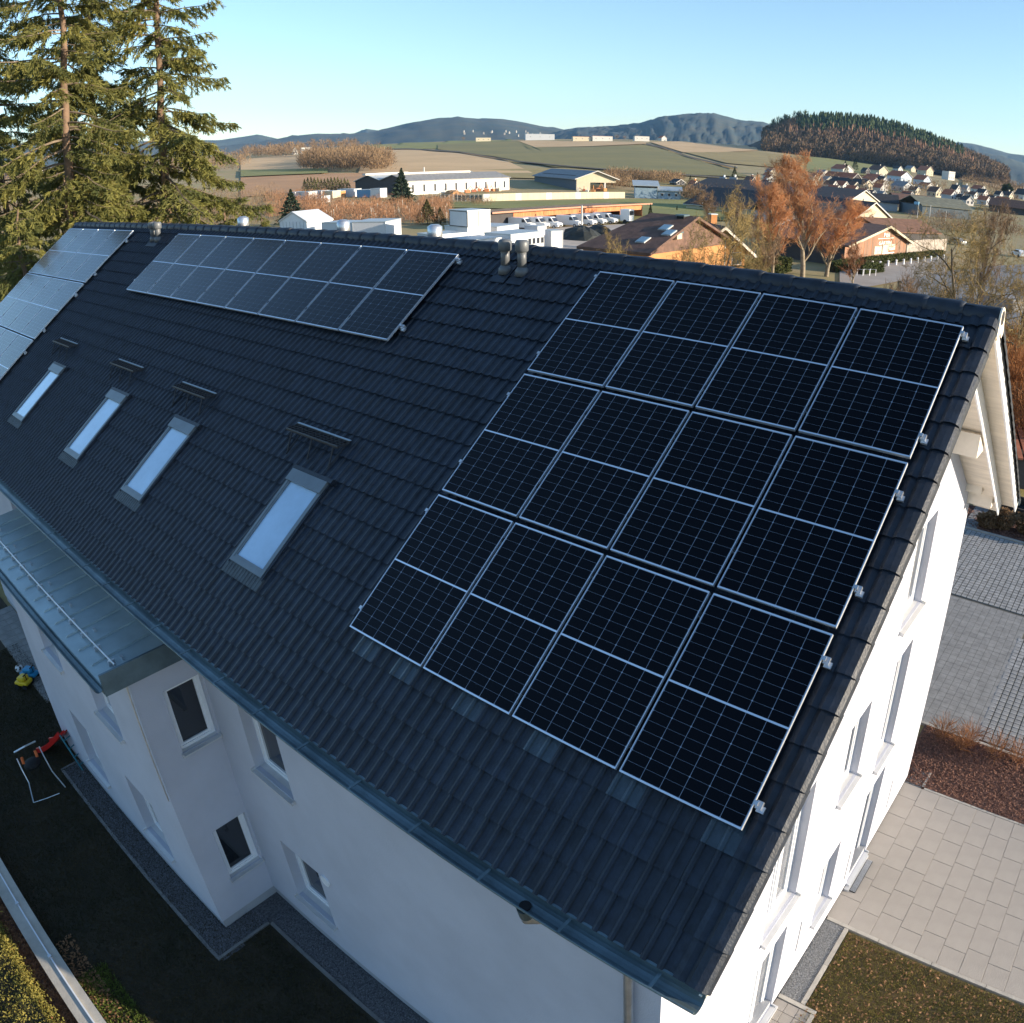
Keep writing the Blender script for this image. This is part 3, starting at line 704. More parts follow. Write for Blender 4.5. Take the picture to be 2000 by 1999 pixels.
# bay roof: standing seam zinc
BR = MB(); x0, x1, y0, y1 = XBL-.12, -3.88, -5.95, YN+.01
zb = lambda y: 5.60+(y-y0)*.075
BR.hexa([(x0, y0, zb(y0)-.05), (x1, y0, zb(y0)-.05), (x1, y1, zb(y1)-.05), (x0, y1, zb(y1)-.05), (x0, y0, zb(y0)), (x1, y0, zb(y0)), (x1, y1, zb(y1)), (x0, y1, zb(y1))])
bay = BR.obj('bay_roof', mat('zinc_sheet', (.36, .45, .47), .42, .12, 1.1, .06, 12, metal=.25), house)
x = x1-.55
while x > x0+.1:
    MB().hexa([(x-.010, y0+.06, zb(y0)), (x+.010, y0+.06, zb(y0)), (x+.010, y1, zb(y1)), (x-.010, y1, zb(y1)), (x-.006, y0+.1, zb(y0)+.032), (x+.006, y0+.1, zb(y0)+.032), (x+.006, y1, zb(y1)+.032), (x-.006, y1, zb(y1)+.032)]).obj('seam', MATS['zinc_sheet'], bay); x -= .535
MB().box(x1-.03, x1+.012, y0, y1, zb(y0)-.20, zb(y1)+.03).obj('verge_flashing', m_zinc, bay)
MB().box(x0, x1, y0-.012, y0+.03, zb(y0)-.16, zb(y0)-.02).obj('fascia', m_zinc, bay)
MB().box(x0+.1, x1-.1, y0+.03, YB-.001, 5.50, 5.54).obj('soffit', m_trim, bay)
gutter(x0, x1, y0-.06, zb(y0)-.045, .065, m_zinc, bay)
rail = MB().tube([(x0, -5.66, zb(-5.66)+.085), (-4.02, -5.66, zb(-5.66)+.085)], .016, 8).obj('snow_rail', m_galv, bay)
x = -4.2; k = 0
while x > x0:
    m_ = MB().box(x-.022, x+.022, -5.70, -5.60, zb(-5.66)+.003, zb(-5.66)+.075)
    if k % 2 == 0: MB().box(x-.04, x+.04, -5.50, -5.47, zb(-5.5)+.003, zb(-5.5)+.05).obj('seam_clamp', m_galv, bay)
    m_.obj('rail_clamp', m_galv, bay); x -= .535; k += 1
MB().tube([(-3.95, YB-.045, 5.40), (-3.97, YB-.045, 5.3), (-3.97, YB-.045, 3.2)], .012, 8).obj('lightning_wire', m_galv, house)

# roof windows
m_skyp = mat('roof_window_glass', (.36, .52, .68), .10, .10, 1.2, spec=.8, coat=1.0)
m_skyf = mat('roof_window_frame', (.15, .175, .19), .4, .08, 3, metal=.3)
m_lead = mat('lead_apron', (.06, .075, .085), .6, .2, 9, .4, 60)
def roof_window(uc, lab):
    a, b, c, d = uc-.385, uc+.385, 3.94, 5.33
    T = lambda u0, u1, v0, v1, h0, h1: [RP(u, v, h) for h in (h0, h1) for u, v in ((u0, v1), (u1, v1), (u1, v0), (u0, v0))]
    f_ = MB(); h0, h1 = TH, -.055; w = .042
    f_.hexa(T(a, a+w, c, d, h0, h1)).hexa(T(b-w, b, c, d, h0, h1)).hexa(T(a+w, b-w, d-.06, d, h0, h1)).hexa(T(a+w, b-w, c, c+.045, h0, h1))
    o = f_.obj('skylight', m_skyf, house)
    MB().hexa(T(a-.005, b+.005, c-.02, c+.15, h0, h1+.028)).obj('hood', m_skyf, o)
    MB().hexa(T(a+w, b-w, c+.15, d-.06, h0, h1-.022)).obj('pane', m_skyp, o)
    i_ = MB()
    for t0, t1, t2, t3 in ((a+w, a+w+.03, c+.15, d-.06), (b-w-.03, b-w, c+.15, d-.06), (a+w+.03, b-w-.03, d-.10, d-.06)): i_.hexa(T(t0, t1, t2, t3, h1-.022, h1-.006))
    i_.obj('sash', m_skyf, o)
    fl = MB(); n = 26
    for k in range(n):
        u0 = a-.05+(b-a+.1)*k/n; u1 = a-.05+(b-a+.1)*(k+1)/n; e = .004 if k % 2 else 0
        fl.hexa(T(u0, u1, d, d+.17, TH+.04, TH+.055+e))
    fl.obj('apron', m_lead, o)
    MB().hexa(T(a-.035, a-.002, c-.05, d+.03, TH+.02, TH+.07)).hexa(T(b+.002, b+.035, c-.05, d+.03, TH+.02, TH+.07)).hexa(T(a-.05, b+.07, c-.08, c-.021, TH+.02, TH+.10)).obj('flashing', m_tile, o)
for uc in (-2.20, -5.83, -8.70, -12.38): roof_window(uc, '')

# roof steps
m_step = mat('step_black', (.03, .032, .036), .5)
def roof_step(uc):
    u0, u1, v = uc-.61, uc+.61, 3.36; base = TH+.03; mb = MB()
    P = np.array(RP(0, v, base)); y, z = P[1], P[2]
    yt, zt = y-.02, z+.085
    g_ = MB(); g_.tube([(u0, yt+.02, zt), (u1, yt+.02, zt)], .011, 6).tube([(u0, yt-.17, zt-.015), (u1, yt-.17, zt-.015)], .011, 6)
    g_.box(u0, u1, yt+.005, yt+.012, zt-.03, zt+.003).box(u0, u1, yt-.175, yt-.168, zt-.04, zt-.012)
    o = g_.obj('roof_step', m_galv if False else m_step, house)
    k = MB().box(u0, u1, yt+.012, yt+.040, zt+.002, zt+.014).obj('step_edge', mat('step_edge', (.42, .50, .56), .4, metal=.3), o)
    n = 14; s_ = MB()
    for i in range(n+1): x = u0+(u1-u0)*i/n; s_.box(x-.003, x+.003, yt-.168, yt+.005, zt-.03, zt-.006)
    for i in range(1, 3): s_.box(u0, u1, yt-.168+.055*i, yt-.164+.055*i, zt-.028, zt-.008)
    s_.obj('grate', m_step, o)
    for x in (u0+.12, uc, u1-.12):
        b_ = MB(); b_.tube([RP(x, v-.02, base), (x, yt, zt-.03)], .012, 5).tube([(x, yt-.16, zt-.04), RP(x, v+.36, base+.01)], .012, 5).tube([RP(x, v-.1, base+.005), RP(x, v+.40, base+.005)], .012, 5); b_.obj('bracket', m_step, o)
for uc in (-2.55, -6.21, -9.17, -12.96): roof_step(uc)

# vent pipes through the roof
m_vent = mat('vent_grey', (.11, .118, .125), .45, .15, 4, spec=.5)
def vent(u, v, hh=.46, r=.062):
    b = RP(u, v, TH+.02); z = b[2]; mb = MB()
    mb.tube([(b[0], b[1], z-.02), (b[0], b[1], z+.06), (b[0], b[1], z+.10)], [.105, .095, r*1.05], 16)
    o = mb.obj('vent_pipe', m_vent, house, smooth=True)
    MB().tube([(b[0], b[1], z+.08), (b[0], b[1], z+hh-.10)], r, 16).obj('stack', m_vent, o, smooth=True)
    MB().tube([(b[0], b[1], z+hh-.16), (b[0], b[1], z+hh-.14), (b[0], b[1], z+hh-.03), (b[0], b[1], z+hh), (b[0], b[1], z+hh+.005)], [r*1.25, r*1.5, r*1.55, r*1.25, .01], 18).obj('cap', m_vent, o, smooth=True)
    MB().tube([(b[0], b[1], z+hh-.19), (b[0], b[1], z+hh-.155)], r*1.02, 14).obj('cap_collar', m_vent, o)
    q = [RP(u+a_, v+c_, h_) for h_ in (TH+.03, TH+.045) for a_, c_ in ((-.14, .22), (.14, .22), (.14, -.14), (-.14, -.14))]
    MB().hexa(q).obj('base_plate', m_tile, o)
vent(-1.66, .12, .46); vent(-1.34, .12, .47); vent(-13.60, .12, .44, .07); vent(-13.32, .12, .44, .07)
for x in (-11.2, -7.2, -4.5):
    MB().tube([(x, 1.15, 9.85), (x, 1.15, 10.50)], .06, 12).tube([(x, 1.15, 10.50), (x, 1.15, 10.56), (x, 1.15, 10.72), (x, 1.15, 10.76)], [.10, .13, .13, .07], 16).obj('vent_pipe', m_galv, house, smooth=True)

# ------------------------------------------------------------------ solar modules
m_frame = mat('module_frame', (.80, .86, .93), .45, metal=.85)
m_sheet = mat('module_backsheet', (.27, .32, .40), .3, spec=.5, coat=.6, ior=1.2, crough=.16)
m_cell = mat('module_cell', (.0008, .0012, .003), .2, spec=.3, coat=1.0, ior=1.2, crough=.16)
def module_meshes(w, l, key, sf=.0055):
    f_ = MB(); e = .012; t = .034
    e = .015; f_.box(0, w, 0, e, -t, 0).box(0, w, l-e, l, -t, 0).box(0, sf, e, l-e, -t, 0).box(w-sf, w, e, l-e, -t, 0).box(.006, w-.006, l/2-.0085, l/2+.0085, -.0035, -.0022); e = .0055
    s_ = MB().box(e, w-e, e, l-e, -.008, -.004)
    c_ = MB(); mx, my = .013, .019; mid = .019; cg, rg = .0042, .0018
    cw = (w-2*mx-5*cg)/6; hh = (l-2*my-mid-16*rg)/18
    y = my
    for j in range(18):
        if j == 9: y += mid-rg
        for i in range(6):
            x = mx+i*(cw+cg); q = .007; z = -.0034
            top = j % 2 == 0
            if top: vs = [(x, y+hh, z), (x, y+q, z), (x+q, y, z), (x+cw-q, y, z), (x+cw, y+q, z), (x+cw, y+hh, z)]
            else: vs = [(x, y, z), (x+cw, y, z), (x+cw, y+hh-q, z), (x+cw-q, y+hh, z), (x+q, y+hh, z), (x, y+hh-q, z)]
            c_.add(vs, [(0, 1, 2, 3, 4, 5) if top else (0, 1, 2, 3, 4, 5)])
        y += hh+rg
    return f_.mesh('frame_'+key, m_frame), s_.mesh('glass_'+key, m_sheet), c_.mesh('solar_cells_'+key, m_cell)
# mirror-free frame: x towards -ridge direction is avoided by flipping x inside the meshes
def fixed(ms, w):
    out = []
    for me in ms:
        me.transform(Matrix(((-1, 0, 0, w), (0, 1, 0, 0), (0, 0, 1, 0), (0, 0, 0, 1)))); me.flip_normals(); out.append(me)
    return out
RX = Matrix(((-1, 0, 0), (0, -CC, -SS), (0, -SS, CC)))      # proper rotation
def module(ms, w, u, v, label, group):
    o = bpy.data.objects.new('solar_panel', None); COL.objects.link(o); o.empty_display_size = .2
    o.matrix_world = Matrix.Translation(Vector(RP(u+w, v, 0))) @ RX.to_4x4()
    tag(o, label, 'solar panel', group)
    for n_, m_ in zip(('frame', 'glass', 'solar_cells'), ms):
        c = link(n_, m_, o)
        if n_ == 'solar_cells': c['kind'] = 'stuff'
    return o
W1, L1 = 1.128, 1.722; PU, PV = 1.1675, L1+.0633
ORD = ['first', 'second', 'third', 'fourth', 'fifth', 'sixth', 'seventh', 'last']
A1 = fixed(module_meshes(W1, L1, 'near'), W1)
rown = ['top row', 'middle row', 'bottom row']
coln = ['leftmost column', 'second column from left', 'third column from left', 'column beside the verge']
for r_ in range(3):
    for c_ in range(4): module(A1, W1, c_*PU, r_*PV, 'black solar panel, %s, %s of the near array' % (rown[r_], coln[c_]), 'panels of the large near array')
P2 = (12.24-2.635)/8; W2 = P2-.042; A2 = fixed(module_meshes(W2, 1.745, 'mid', .002), W2)
for c_ in range(8): module(A2, W2, -12.24+c_*P2, -.03, 'blue black solar panel, %s from the left in the long single row' % ORD[c_], 'panels of the long single row')
P3 = 5.3/4; W3 = P3-.05; A3 = fixed(module_meshes(W3, 1.795, 'far', .002), W3)
rn3 = ['top row', 'second row', 'third row']
for r_ in range(3):
    for c_ in range(4): module(A3, W3, -20.36+c_*P3, -.07+r_*1.84, 'pale blue panel of the far left array, %s, %s' % (rn3[r_], ['outermost one', 'second from the verge', 'third from the verge', 'innermost one'][c_]), 'panels of the far left array')
# rails with end clamps
def rails(u0, u1, v, label, group, pitch, n, clampL=True):
    q = lambda a, b, c, d, e, f: [RP(u, vv, h) for h in (e, f) for u, vv in ((a, d), (b, d), (b, c), (a, c))]
    o = MB().hexa(q(u0-.06, u1+.05, v-.02, v+.02, -.085, -.045)).obj('mounting_rail', m_galv); tag(o, label, 'rail', group)
    for u, s in ((u1+.012, 1),)+(((u0-.012, -1),) if clampL else ()):
        k = 1.0 if s > 0 else .45
        c = MB(); c.hexa(q(min(u, u+s*.05*k), max(u, u+s*.05*k), v-.03*k, v+.035*k, -.075, -.02)).hexa(q(min(u+s*.01, u+s*.075*k), max(u+s*.01, u+s*.075*k), v+.0, v+.055*k, -.07, -.045)).hexa(q(min(u-s*.02, u+s*.02), max(u-s*.02, u+s*.02), v-.018, v+.018, -.01, .006))
        c.obj('end_clamp', m_galv, o)
    for k in range(1, n):
        u = u0+pitch*k-.5*(pitch-pitch)-.011; MB().hexa(q(u-.014, u+.003, v-.02, v+.02, -.03, .004)).obj('middle_clamp', m_black, o)
    return o
for i, v in enumerate((.09, 1.45, 2.11, 3.11, 3.79, 5.06)):
    rails(0, 3*PU+W1, v, 'aluminium rail under the near array, %s from the ridge' % ORD[i], 'rails of the near array', PU, 4)
for i, v in enumerate((.06, 1.43)): rails(-12.24, -2.65, v, 'aluminium rail under the long single row, %s one' % ['upper', 'lower'][i], 'rails of the long single row', P2, 8)
for i, v in enumerate((.25, 1.4, 2.1, 3.25, 3.95, 5.1)): rails(-20.36, -15.08, v, 'aluminium rail under the far left array, %s from the ridge' % ORD[i], 'rails of the far left array', P3, 4)
# ------------------------------------------------------------------ the ground round the house
m_slab = mat('concrete_slab', (.345, .31, .27), .85, .045, 2.2, .25, 40)
m_kerb = mat('kerb_stone', (.40, .37, .32), .88, .12, 4, .3, 40)
m_joint = mat('joint_sand', (.27, .24, .205), .95, .2, 8)
m_grav = mat('gravel_grey', (.24, .24, .235), .9, .6, 30, .9, 60, col2=(.09, .09, .088))
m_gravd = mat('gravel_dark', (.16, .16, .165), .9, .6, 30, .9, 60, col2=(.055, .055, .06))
m_pav = mat('paving_block', (.235, .228, .215), .85, .16, 3.5, .3, 40)
m_mulch = mat('bark_mulch', (.19, .09, .06), .95, .5, 9, .9, 30, col2=(.10, .055, .04))
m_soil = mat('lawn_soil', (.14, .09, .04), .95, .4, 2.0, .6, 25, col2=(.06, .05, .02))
m_soil_shade = mat('lawn_soil_shaded', (.040, .031, .018), .95, .4, 1.2, .6, 25, col2=(.022, .019, .010))  # darker copy of the lawn soil, the house's shade put into it
m_blade = leafmat('grass_blade', (.22, .18, .05), (.14, .13, .035), .85, 3, .2)
m_leaf = leafmat('fallen_leaf', (.32, .18, .09), (.17, .09, .045), .8, 14, .1)
def sheet(name, x0, x1, y0, y1, z, m, kind='structure', t=.25, **kw):
    return MB().box(x0, x1, y0, y1, z-t, z).obj(name, m, kind=kind, **kw)
sheet('lawn', 4.6, 13, -14, .93, .012, m_soil)
sheet('lawn', -34, XG-.3, -8.10, YN-.1, .010, m_soil_shade)
sheet('lawn', 4.12, 4.6, -14, -2.6, .010, m_soil)
# terrace of big slabs, each one its own
ter = sheet('terrace', XG-.02, 14, 1.05, 5.13, .016, m_joint)
sl_ = {}
def slab_piece(parent, x0, x1, y0, y1, z, m, name, g=.004, h=.03, jit=.0015):
    key = (name, round(x1-x0, 3), round(y1-y0, 3))
    if key not in sl_:
        w, l = (x1-x0)/2-g, (y1-y0)/2-g; b = .004; mb = MB()
        mb.add([(-w, -l, 0), (w, -l, 0), (w, l, 0), (-w, l, 0), (-w, -l, h-b), (w, -l, h-b), (w, l, h-b), (-w, l, h-b), (-w+b, -l+b, h), (w-b, -l+b, h), (w-b, l-b, h), (-w+b, l-b, h)],
               [(0, 1, 5, 4), (1, 2, 6, 5), (2, 3, 7, 6), (3, 0, 4, 7), (4, 5, 9, 8), (5, 6, 10, 9), (6, 7, 11, 10), (7, 4, 8, 11), (8, 9, 10, 11)])
        sl_[key] = mb.mesh(name, m)
    return link(name, sl_[key], parent, ((x0+x1)/2, (y0+y1)/2, z+R.uniform(-jit, jit)))
for c in range(17):
    x0, x1 = XG-.01+.41*c, XG-.01+.41*(c+1)
    ys = [1.05]+[y for y in [(2.86 if c % 2 == 0 else 2.72)+.613*k for k in range(-3, 5)] if 1.12 < y < 5.06]+[5.13]
    for a, b in zip(ys[:-1], ys[1:]): slab_piece(ter, x0, x1, a, b, 0, m_slab, 'paving_slab', .0025)
m_kerbd = mat('edging_stone', (.17, .165, .155), .88, .2, 4, .3, 40)
def kerb(name, x0, x1, y0, y1, top, label=None, n=None):
    "kerb of separate stones along its longer side"
    L = max(x1-x0, y1-y0); n = n or max(1, round(L/1.0)); o = None
    root = bpy.data.objects.new(name, None); COL.objects.link(root); root['kind'] = 'structure'
    for k in range(n):
        a, b = k/n, (k+1)/n; g = .004/L
        if x1-x0 > y1-y0: q = (x0+(x1-x0)*(a+g), x0+(x1-x0)*(b-g), y0, y1)
        else: q = (x0, x1, y0+(y1-y0)*(a+g), y0+(y1-y0)*(b-g))
        MB().box(*q, -.2, top+R.uniform(-.002, .002)).obj('kerb_stone', m_kerb if name == 'kerb' else m_kerbd, root)
    return root
kerb('kerb', 4.14, 13, .975, 1.045, .040)
kerb('kerb', 4.50, 4.575, -.80, .965, .045)
kerb('kerb', 4.13, 4.80, -.88, -.805, .045, n=1)
kerb('kerb', 4.73, 4.80, -2.7, -.885, .045, n=3)
kerb('kerb', 4.50, 4.56, 5.19, 5.70, .045, n=1)
kerb('kerb', 4.56, 13, 5.135, 5.185, .035)
kerb('kerb', 3.0, 13, 7.28, 7.36, .045)
kerb('kerb', -3, 13, 19.02, 19.16, .06)
gr_ = sheet('gravel_strip', XG-.05, 4.50, -.80, 1.0, .022, m_grav)
sheet('gravel_strip', XG-.05, 4.50, 5.14, 5.70, .022, m_grav)
# small pavers by the near door
pv = sheet('paved_patch', XG-.05, 4.73, -2.7, -.885, .010, m_joint)
for i in range(3):
    for j in range(9): slab_piece(pv, 4.13+.2*i, 4.33+.2*i, -1.09-.2*j, -.89-.2*j, .0, m_slab, 'paving_stone', .003)
# far yard: plain blocks, and blocks with wide joints
yard = sheet('paving', -2, 13, 7.36, 19.0, .008, mat('joint_dark', (.09, .085, .07), .95, .2, 8))
YC = []
for i in range(60):
    for j in range(80):
        x, y = -1.2+.175*i, 7.44+.175*j
        if not (x < 10 and y < 18.95): continue
        wide = (x > 5.07 and y < 12.42) or (y > 13.8)
        if wide: YC.append((x, y))
vis = sorted([c for c in YC if 1.9 < c[0] < 7.6], key=lambda c: (c[0]-CAMP[0])**2+(c[1]-CAMP[1])**2)
big = set(vis[:292]); mb = MB()
m_blk = mat('yard_block', (.29, .285, .275), .85, .25, 5, .3, 50)
for x, y in YC:
    if (x, y) in big: slab_piece(yard, x, x+.175, y, y+.175, 0, m_blk, 'paving_block', .013, .034, .003)
    else:
        g = .013; mb.box(x+g, x+.175-g, y+g, y+.175-g, 0, .034+R.uniform(-.003, .003))
mb.obj('paving_blocks', m_blk, yard, kind='stuff')
mb = MB()
for i in range(34):
    for j in range(33):
        x, y = -1.2+.2*i, 7.38+.2*j
        if x > 5.0 or y > 13.7: continue
        mb.box(x+.0035, x+.1965, y+.0035, y+.1965, 0, .030+R.uniform(-.001, .001))
mb.obj('paving_blocks', m_pav, yard, kind='stuff')
sheet('mulch_bed', 3.9, 13, 5.19, 7.28, .03, m_mulch)
sheet('mulch_bed', -2, 13, 19.16, 21.3, .05, m_mulch)
sheet('footpath', 1.72, 2.25, 19.16, 24.5, .07, m_pav)
sheet('meadow', 2.3, 16, 21.3, 30, .03, mat('rough_grass', (.30, .22, .06), .95, .4, 1.5, .6, 20, col2=(.19, .16, .05)))
# door thresholds and the drain grate
MB().box(XG+.01, XG+.10, 1.74, 2.74, .03, .075).obj('door_sill', m_sillm, house)
MB().box(XG+.01, XG+.10, -2.2, -1.06, .03, .075).obj('door_sill', m_sillm, house)
dg = MB().box(XG+.11, XG+.22, 1.78, 2.66, .0, .050)
dr = dg.obj('drain_grate', m_black); tag(dr, 'long drain grate set in the slabs before the ground floor door', 'drain grate')
mb = MB()
for k in range(44): mb.box(XG+.115, XG+.215, 1.785+.02*k, 1.795+.02*k, .05, .054)
mb.obj('bars', m_galv, dr)

# dark gravel strip round the bay, with edging stones
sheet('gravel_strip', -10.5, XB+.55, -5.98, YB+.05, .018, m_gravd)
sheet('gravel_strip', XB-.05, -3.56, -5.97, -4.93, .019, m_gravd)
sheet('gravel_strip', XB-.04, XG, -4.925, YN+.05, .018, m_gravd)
kerb('edging', -10.5, -3.60, -6.04, -5.98, .035, n=7)
kerb('edging', -3.60, -3.54, -6.04, -4.95, .045, n=2)
kerb('edging', -3.53, 4.1, -4.95, -4.89, .035, n=8)
kerb('edging', -10.58, -10.52, -6.04, -5.58, .035, n=1)
pt = sheet('stone_path', -19.5, -13.4, -5.35, -4.46, .02, m_joint)
for i in range(15):
    for j in range(2): slab_piece(pt, -19.5+.4*i, -19.1+.4*i, -5.33+.43*j, -4.90+.43*j, .0, m_pav, 'paving_slab', .006)

def scatter(n, box, rng, z=.0):
    return np.stack([rng.uniform(box[0], box[1], n), rng.uniform(box[2], box[3], n), np.full(n, z)], 1)
rg = np.random.default_rng(5)
# gravel stones
def stones(name, boxes, m, n, s, parent=None):
    P = np.concatenate([scatter(int(n*f), b, rg, .024) for b, f in boxes]); k = len(P)
    base = np.array([[1, 0, 0], [0, 1, 0], [-1, 0, 0], [0, -1, 0], [0, 0, .8], [0, 0, -.5]], float); F = np.array([[0, 1, 4], [1, 2, 4], [2, 3, 4], [3, 0, 4]])
    a = rg.uniform(0, 6.28, k); ca, sa = np.cos(a), np.sin(a); sc = s*rg.uniform(.5, 1.4, (k, 6, 1)); B = np.repeat(base[None], k, 0)*sc
    V = np.stack([B[..., 0]*ca[:, None]-B[..., 1]*sa[:, None], B[..., 0]*sa[:, None]+B[..., 1]*ca[:, None], B[..., 2]], 2)+P[:, None]
    return link(name, fastmesh(name, V.reshape(-1, 3), ((np.arange(k)*6)[:, None, None]+F[None]).reshape(-1, 3), m), parent, kind='stuff')
m_st1 = mat('gravel_stones', (.42, .42, .41), .8, .5, 40, col2=(.16, .16, .16))
tag(stones('gravel', [((XG, 4.49, -.79, .97), 1), ((XG, 4.49, 5.2, 5.68), .3)], m_st1, 7000, .012), 'loose grey gravel between the gable wall and the kerb stones', 'gravel', None, 'stuff')
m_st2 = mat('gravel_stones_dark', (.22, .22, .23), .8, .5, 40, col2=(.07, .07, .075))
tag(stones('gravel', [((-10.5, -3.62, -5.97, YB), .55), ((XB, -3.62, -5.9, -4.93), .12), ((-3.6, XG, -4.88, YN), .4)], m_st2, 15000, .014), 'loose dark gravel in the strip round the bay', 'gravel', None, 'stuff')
# grass and leaf litter
def lawn(name, box, n, m, L, Wd, label, cat='grass', dens=None):
    P = scatter(n, box, rg, .012)
    if dens is not None: P = P[dens(P[:, 0], P[:, 1]) > rg.random(len(P))]
    k = len(P); D = np.stack([rg.normal(0, .8, k), rg.normal(0, .8, k), np.full(k, 1.0)], 1)
    return link(name, fastmesh(name, *blades(P, D, L*rg.uniform(.5, 1.3, k), Wd*rg.uniform(.7, 1.3, k), rg), m), label=label, cat=cat, kind='stuff')
lawn('grass', (4.6, 10.5, -4.5, .92), 90000, m_blade, .045, .007, 'short patchy winter grass in the lit corner by the slab terrace')
def leaves(name, boxes, n, s, m, label, flat=.5, z=.03):
    P = np.concatenate([scatter(int(n*f), b, rg, z) for b, f in boxes]); P[:, 2] += rg.uniform(0, .02, len(P)); k = len(P)
    D = np.stack([rg.normal(0, 1, k), rg.normal(0, 1, k), rg.normal(0, flat, k)], 1)
    D /= np.linalg.norm(D, axis=1)[:, None]; r = np.stack([-D[:, 1], D[:, 0], rg.normal(0, flat, k)], 1); r /= np.linalg.norm(r, axis=1)[:, None]
    sz = (s*rg.uniform(.5, 1.4, k))[:, None]; V = np.stack([P-D*sz, P-r*sz*.55, P+D*sz, P+r*sz*.55], 1).reshape(-1, 3)
    return link(name, fastmesh(name, V, (np.arange(k)*4)[:, None]+np.array([[0, 1, 2, 3]]), m), label=label, cat='leaves', kind='stuff')
leaves('fallen_leaves', [((4.6, 10.5, -4.5, .90), 1)], 5200, .028, m_leaf, 'brown fallen leaves lying on the sunlit lawn corner')
m_mul2 = leafmat('mulch_chips', (.25, .125, .085), (.12, .065, .05), .9, 12, 0)
leaves('mulch', [((3.95, 9, 5.2, 7.27), 1)], 16000, .026, m_mul2, 'reddish bark mulch with leaves between terrace and yard', .6, .035)
leaves('mulch', [((-1, 12, 19.2, 21.2), 1)], 8000, .04, m_mul2, 'brown mulch and leaves behind the far kerb of the yard', .6, .06)
leaves('fallen_leaves', [((-16, XG, -8.05, -6.1), 1)], 1100, .018, leafmat('leaf_shaded', (.10, .06, .03), (.04, .025, .015), .9, 14, .1), 'scattered leaves on the dark lawn in the shade of the house')  # leaf colour darkened to carry the shade of the house
lawn('grass', (-17, 1, -8.08, -5.0), 120000, leafmat('grass_shaded', (.075, .058, .026), (.035, .035, .014), .9, .7, .1), .04, .009, 'thin grass of the dark lawn in the shade of the house')  # same grass as elsewhere, shade put into a darker colour

# garden wall with wire fence, leaf mulch and hedge at the lower left
m_conc = mat('wall_concrete', (.46, .43, .37), .85, .12, 2.5, .3, 30)
gw = MB().box(-30, 3, -8.46, -8.10, -.2, .24).obj('garden_wall', m_conc); tag(gw, 'low concrete garden wall running along the shaded lawn in the lower left corner', 'wall')
MB().box(-30, 3, -8.27, -8.245, .241, .275).obj('rail', m_white, gw)
for i, x in enumerate((-11.5, -9.3, -7.15, -5.55, -3.3)):
    MB().box(x-.03, x+.03, -8.29, -8.23, .24, .31).obj('post_clamp', m_galv, gw)
sheet('mulch_bed', -30, 3, -8.72, -8.46, .05, m_mulch)
leaves('mulch', [((-9.5, -2, -8.85, -8.46), 1)], 7000, .028, leafmat('mulch_leaf', (.40, .19, .09), (.16, .07, .04), .9, 12, .1), 'red brown leaf mulch between garden wall and hedge', .6, .06)
def hedge(name, x0, x1, y0, y1, z1, n, m, label, s=.035, z0=0, cat='hedge', bump=.06):
    P = np.stack([rg.uniform(x0, x1, n), rg.uniform(y0, y1, n), rg.uniform(z0, z1, n)], 1)
    f = rg.integers(0, 6, n); P[f == 0, 0] = x0; P[f == 1, 0] = x1; P[f == 2, 1] = y0; P[f == 3, 1] = y1; P[f >= 4, 2] = z1
    P[:, 2] += .05*np.sin(P[:, 0]*5+P[:, 1]*7)+rg.normal(0, bump, n); P[:, :2] += rg.normal(0, bump, (n, 2)); P[:, 2] = np.maximum(P[:, 2], z0)
    D = rg.normal(0, 1, (n, 3)); D[:, 2] += 1
    o = link(name, fastmesh(name, *blades(P, D, s*rg.uniform(.6, 1.5, n), s*.6*rg.uniform(.6, 1.4, n), rg), m), label=label, cat=cat)
    MB().box(x0+.08, x1-.08, y0+.08, y1-.08, z0, z1-.08).obj('stems', mat('hedge_core', (.035, .03, .015), .95), o)
    return o
m_hed = leafmat('hedge_leaf', (.30, .25, .06), (.13, .13, .03), .8, 5, .25)
hedge('hedge', -12, -1.5, -10.4, -8.78, .42, 60000, m_hed, 'clipped yellow green hedge in full sun in the lower left corner')
lawn('grass', (-5.0, -2.6, -8.08, -7.55), 4000, leafmat('grass_sunlit', (.12, .17, .03), (.08, .11, .02), .8, 3, .2), .06, .012, 'sunlit strip of grass along the inner foot of the garden wall, coloured brighter for the light')  # brighter green laid where the sun reaches, light put into the colour
leaves('fallen_leaves', [((-6.0, -2.4, -8.08, -7.75), 1)], 900, .03, m_leaf, 'leaf litter heaped along the inner foot of the garden wall')

# toys on the shaded lawn
def sphere(name, P, r, m, parent=None, seg=16, **kw):
    bm = bmesh.new(); bmesh.ops.create_uvsphere(bm, u_segments=seg, v_segments=seg//2+2, radius=r); me = bpy.data.meshes.new(name); bm.to_mesh(me); bm.free()
    me.materials.append(m); me.polygons.foreach_set('use_smooth', [True]*len(me.polygons)); return link(name, me, parent, P, **kw)
bm = bmesh.new(); bmesh.ops.create_icosphere(bm, subdivisions=2, radius=.11); me = bpy.data.meshes.new('football'); bm.to_mesh(me); bm.free()
me.materials.append(mat('ball_white', (.7, .7, .7), .4)); me.materials.append(mat('ball_black', (.02, .02, .02), .4))
for p in me.polygons:
    p.use_smooth = True
    v = p.center.normalized()
    if any(v.dot(Vector(d).normalized()) > .93 for d in ((0, 0, 1), (.9, .2, .4), (-.5, .8, .3), (-.5, -.8, .35), (.4, -.9, .3), (.3, .9, -.4), (0, -.3, -1))): p.material_index = 1
P = atz(37, 1306, .15); link('football', me, None, (P[0], P[1], .15), label='black and white football beside the toys on the dark lawn', cat='football')
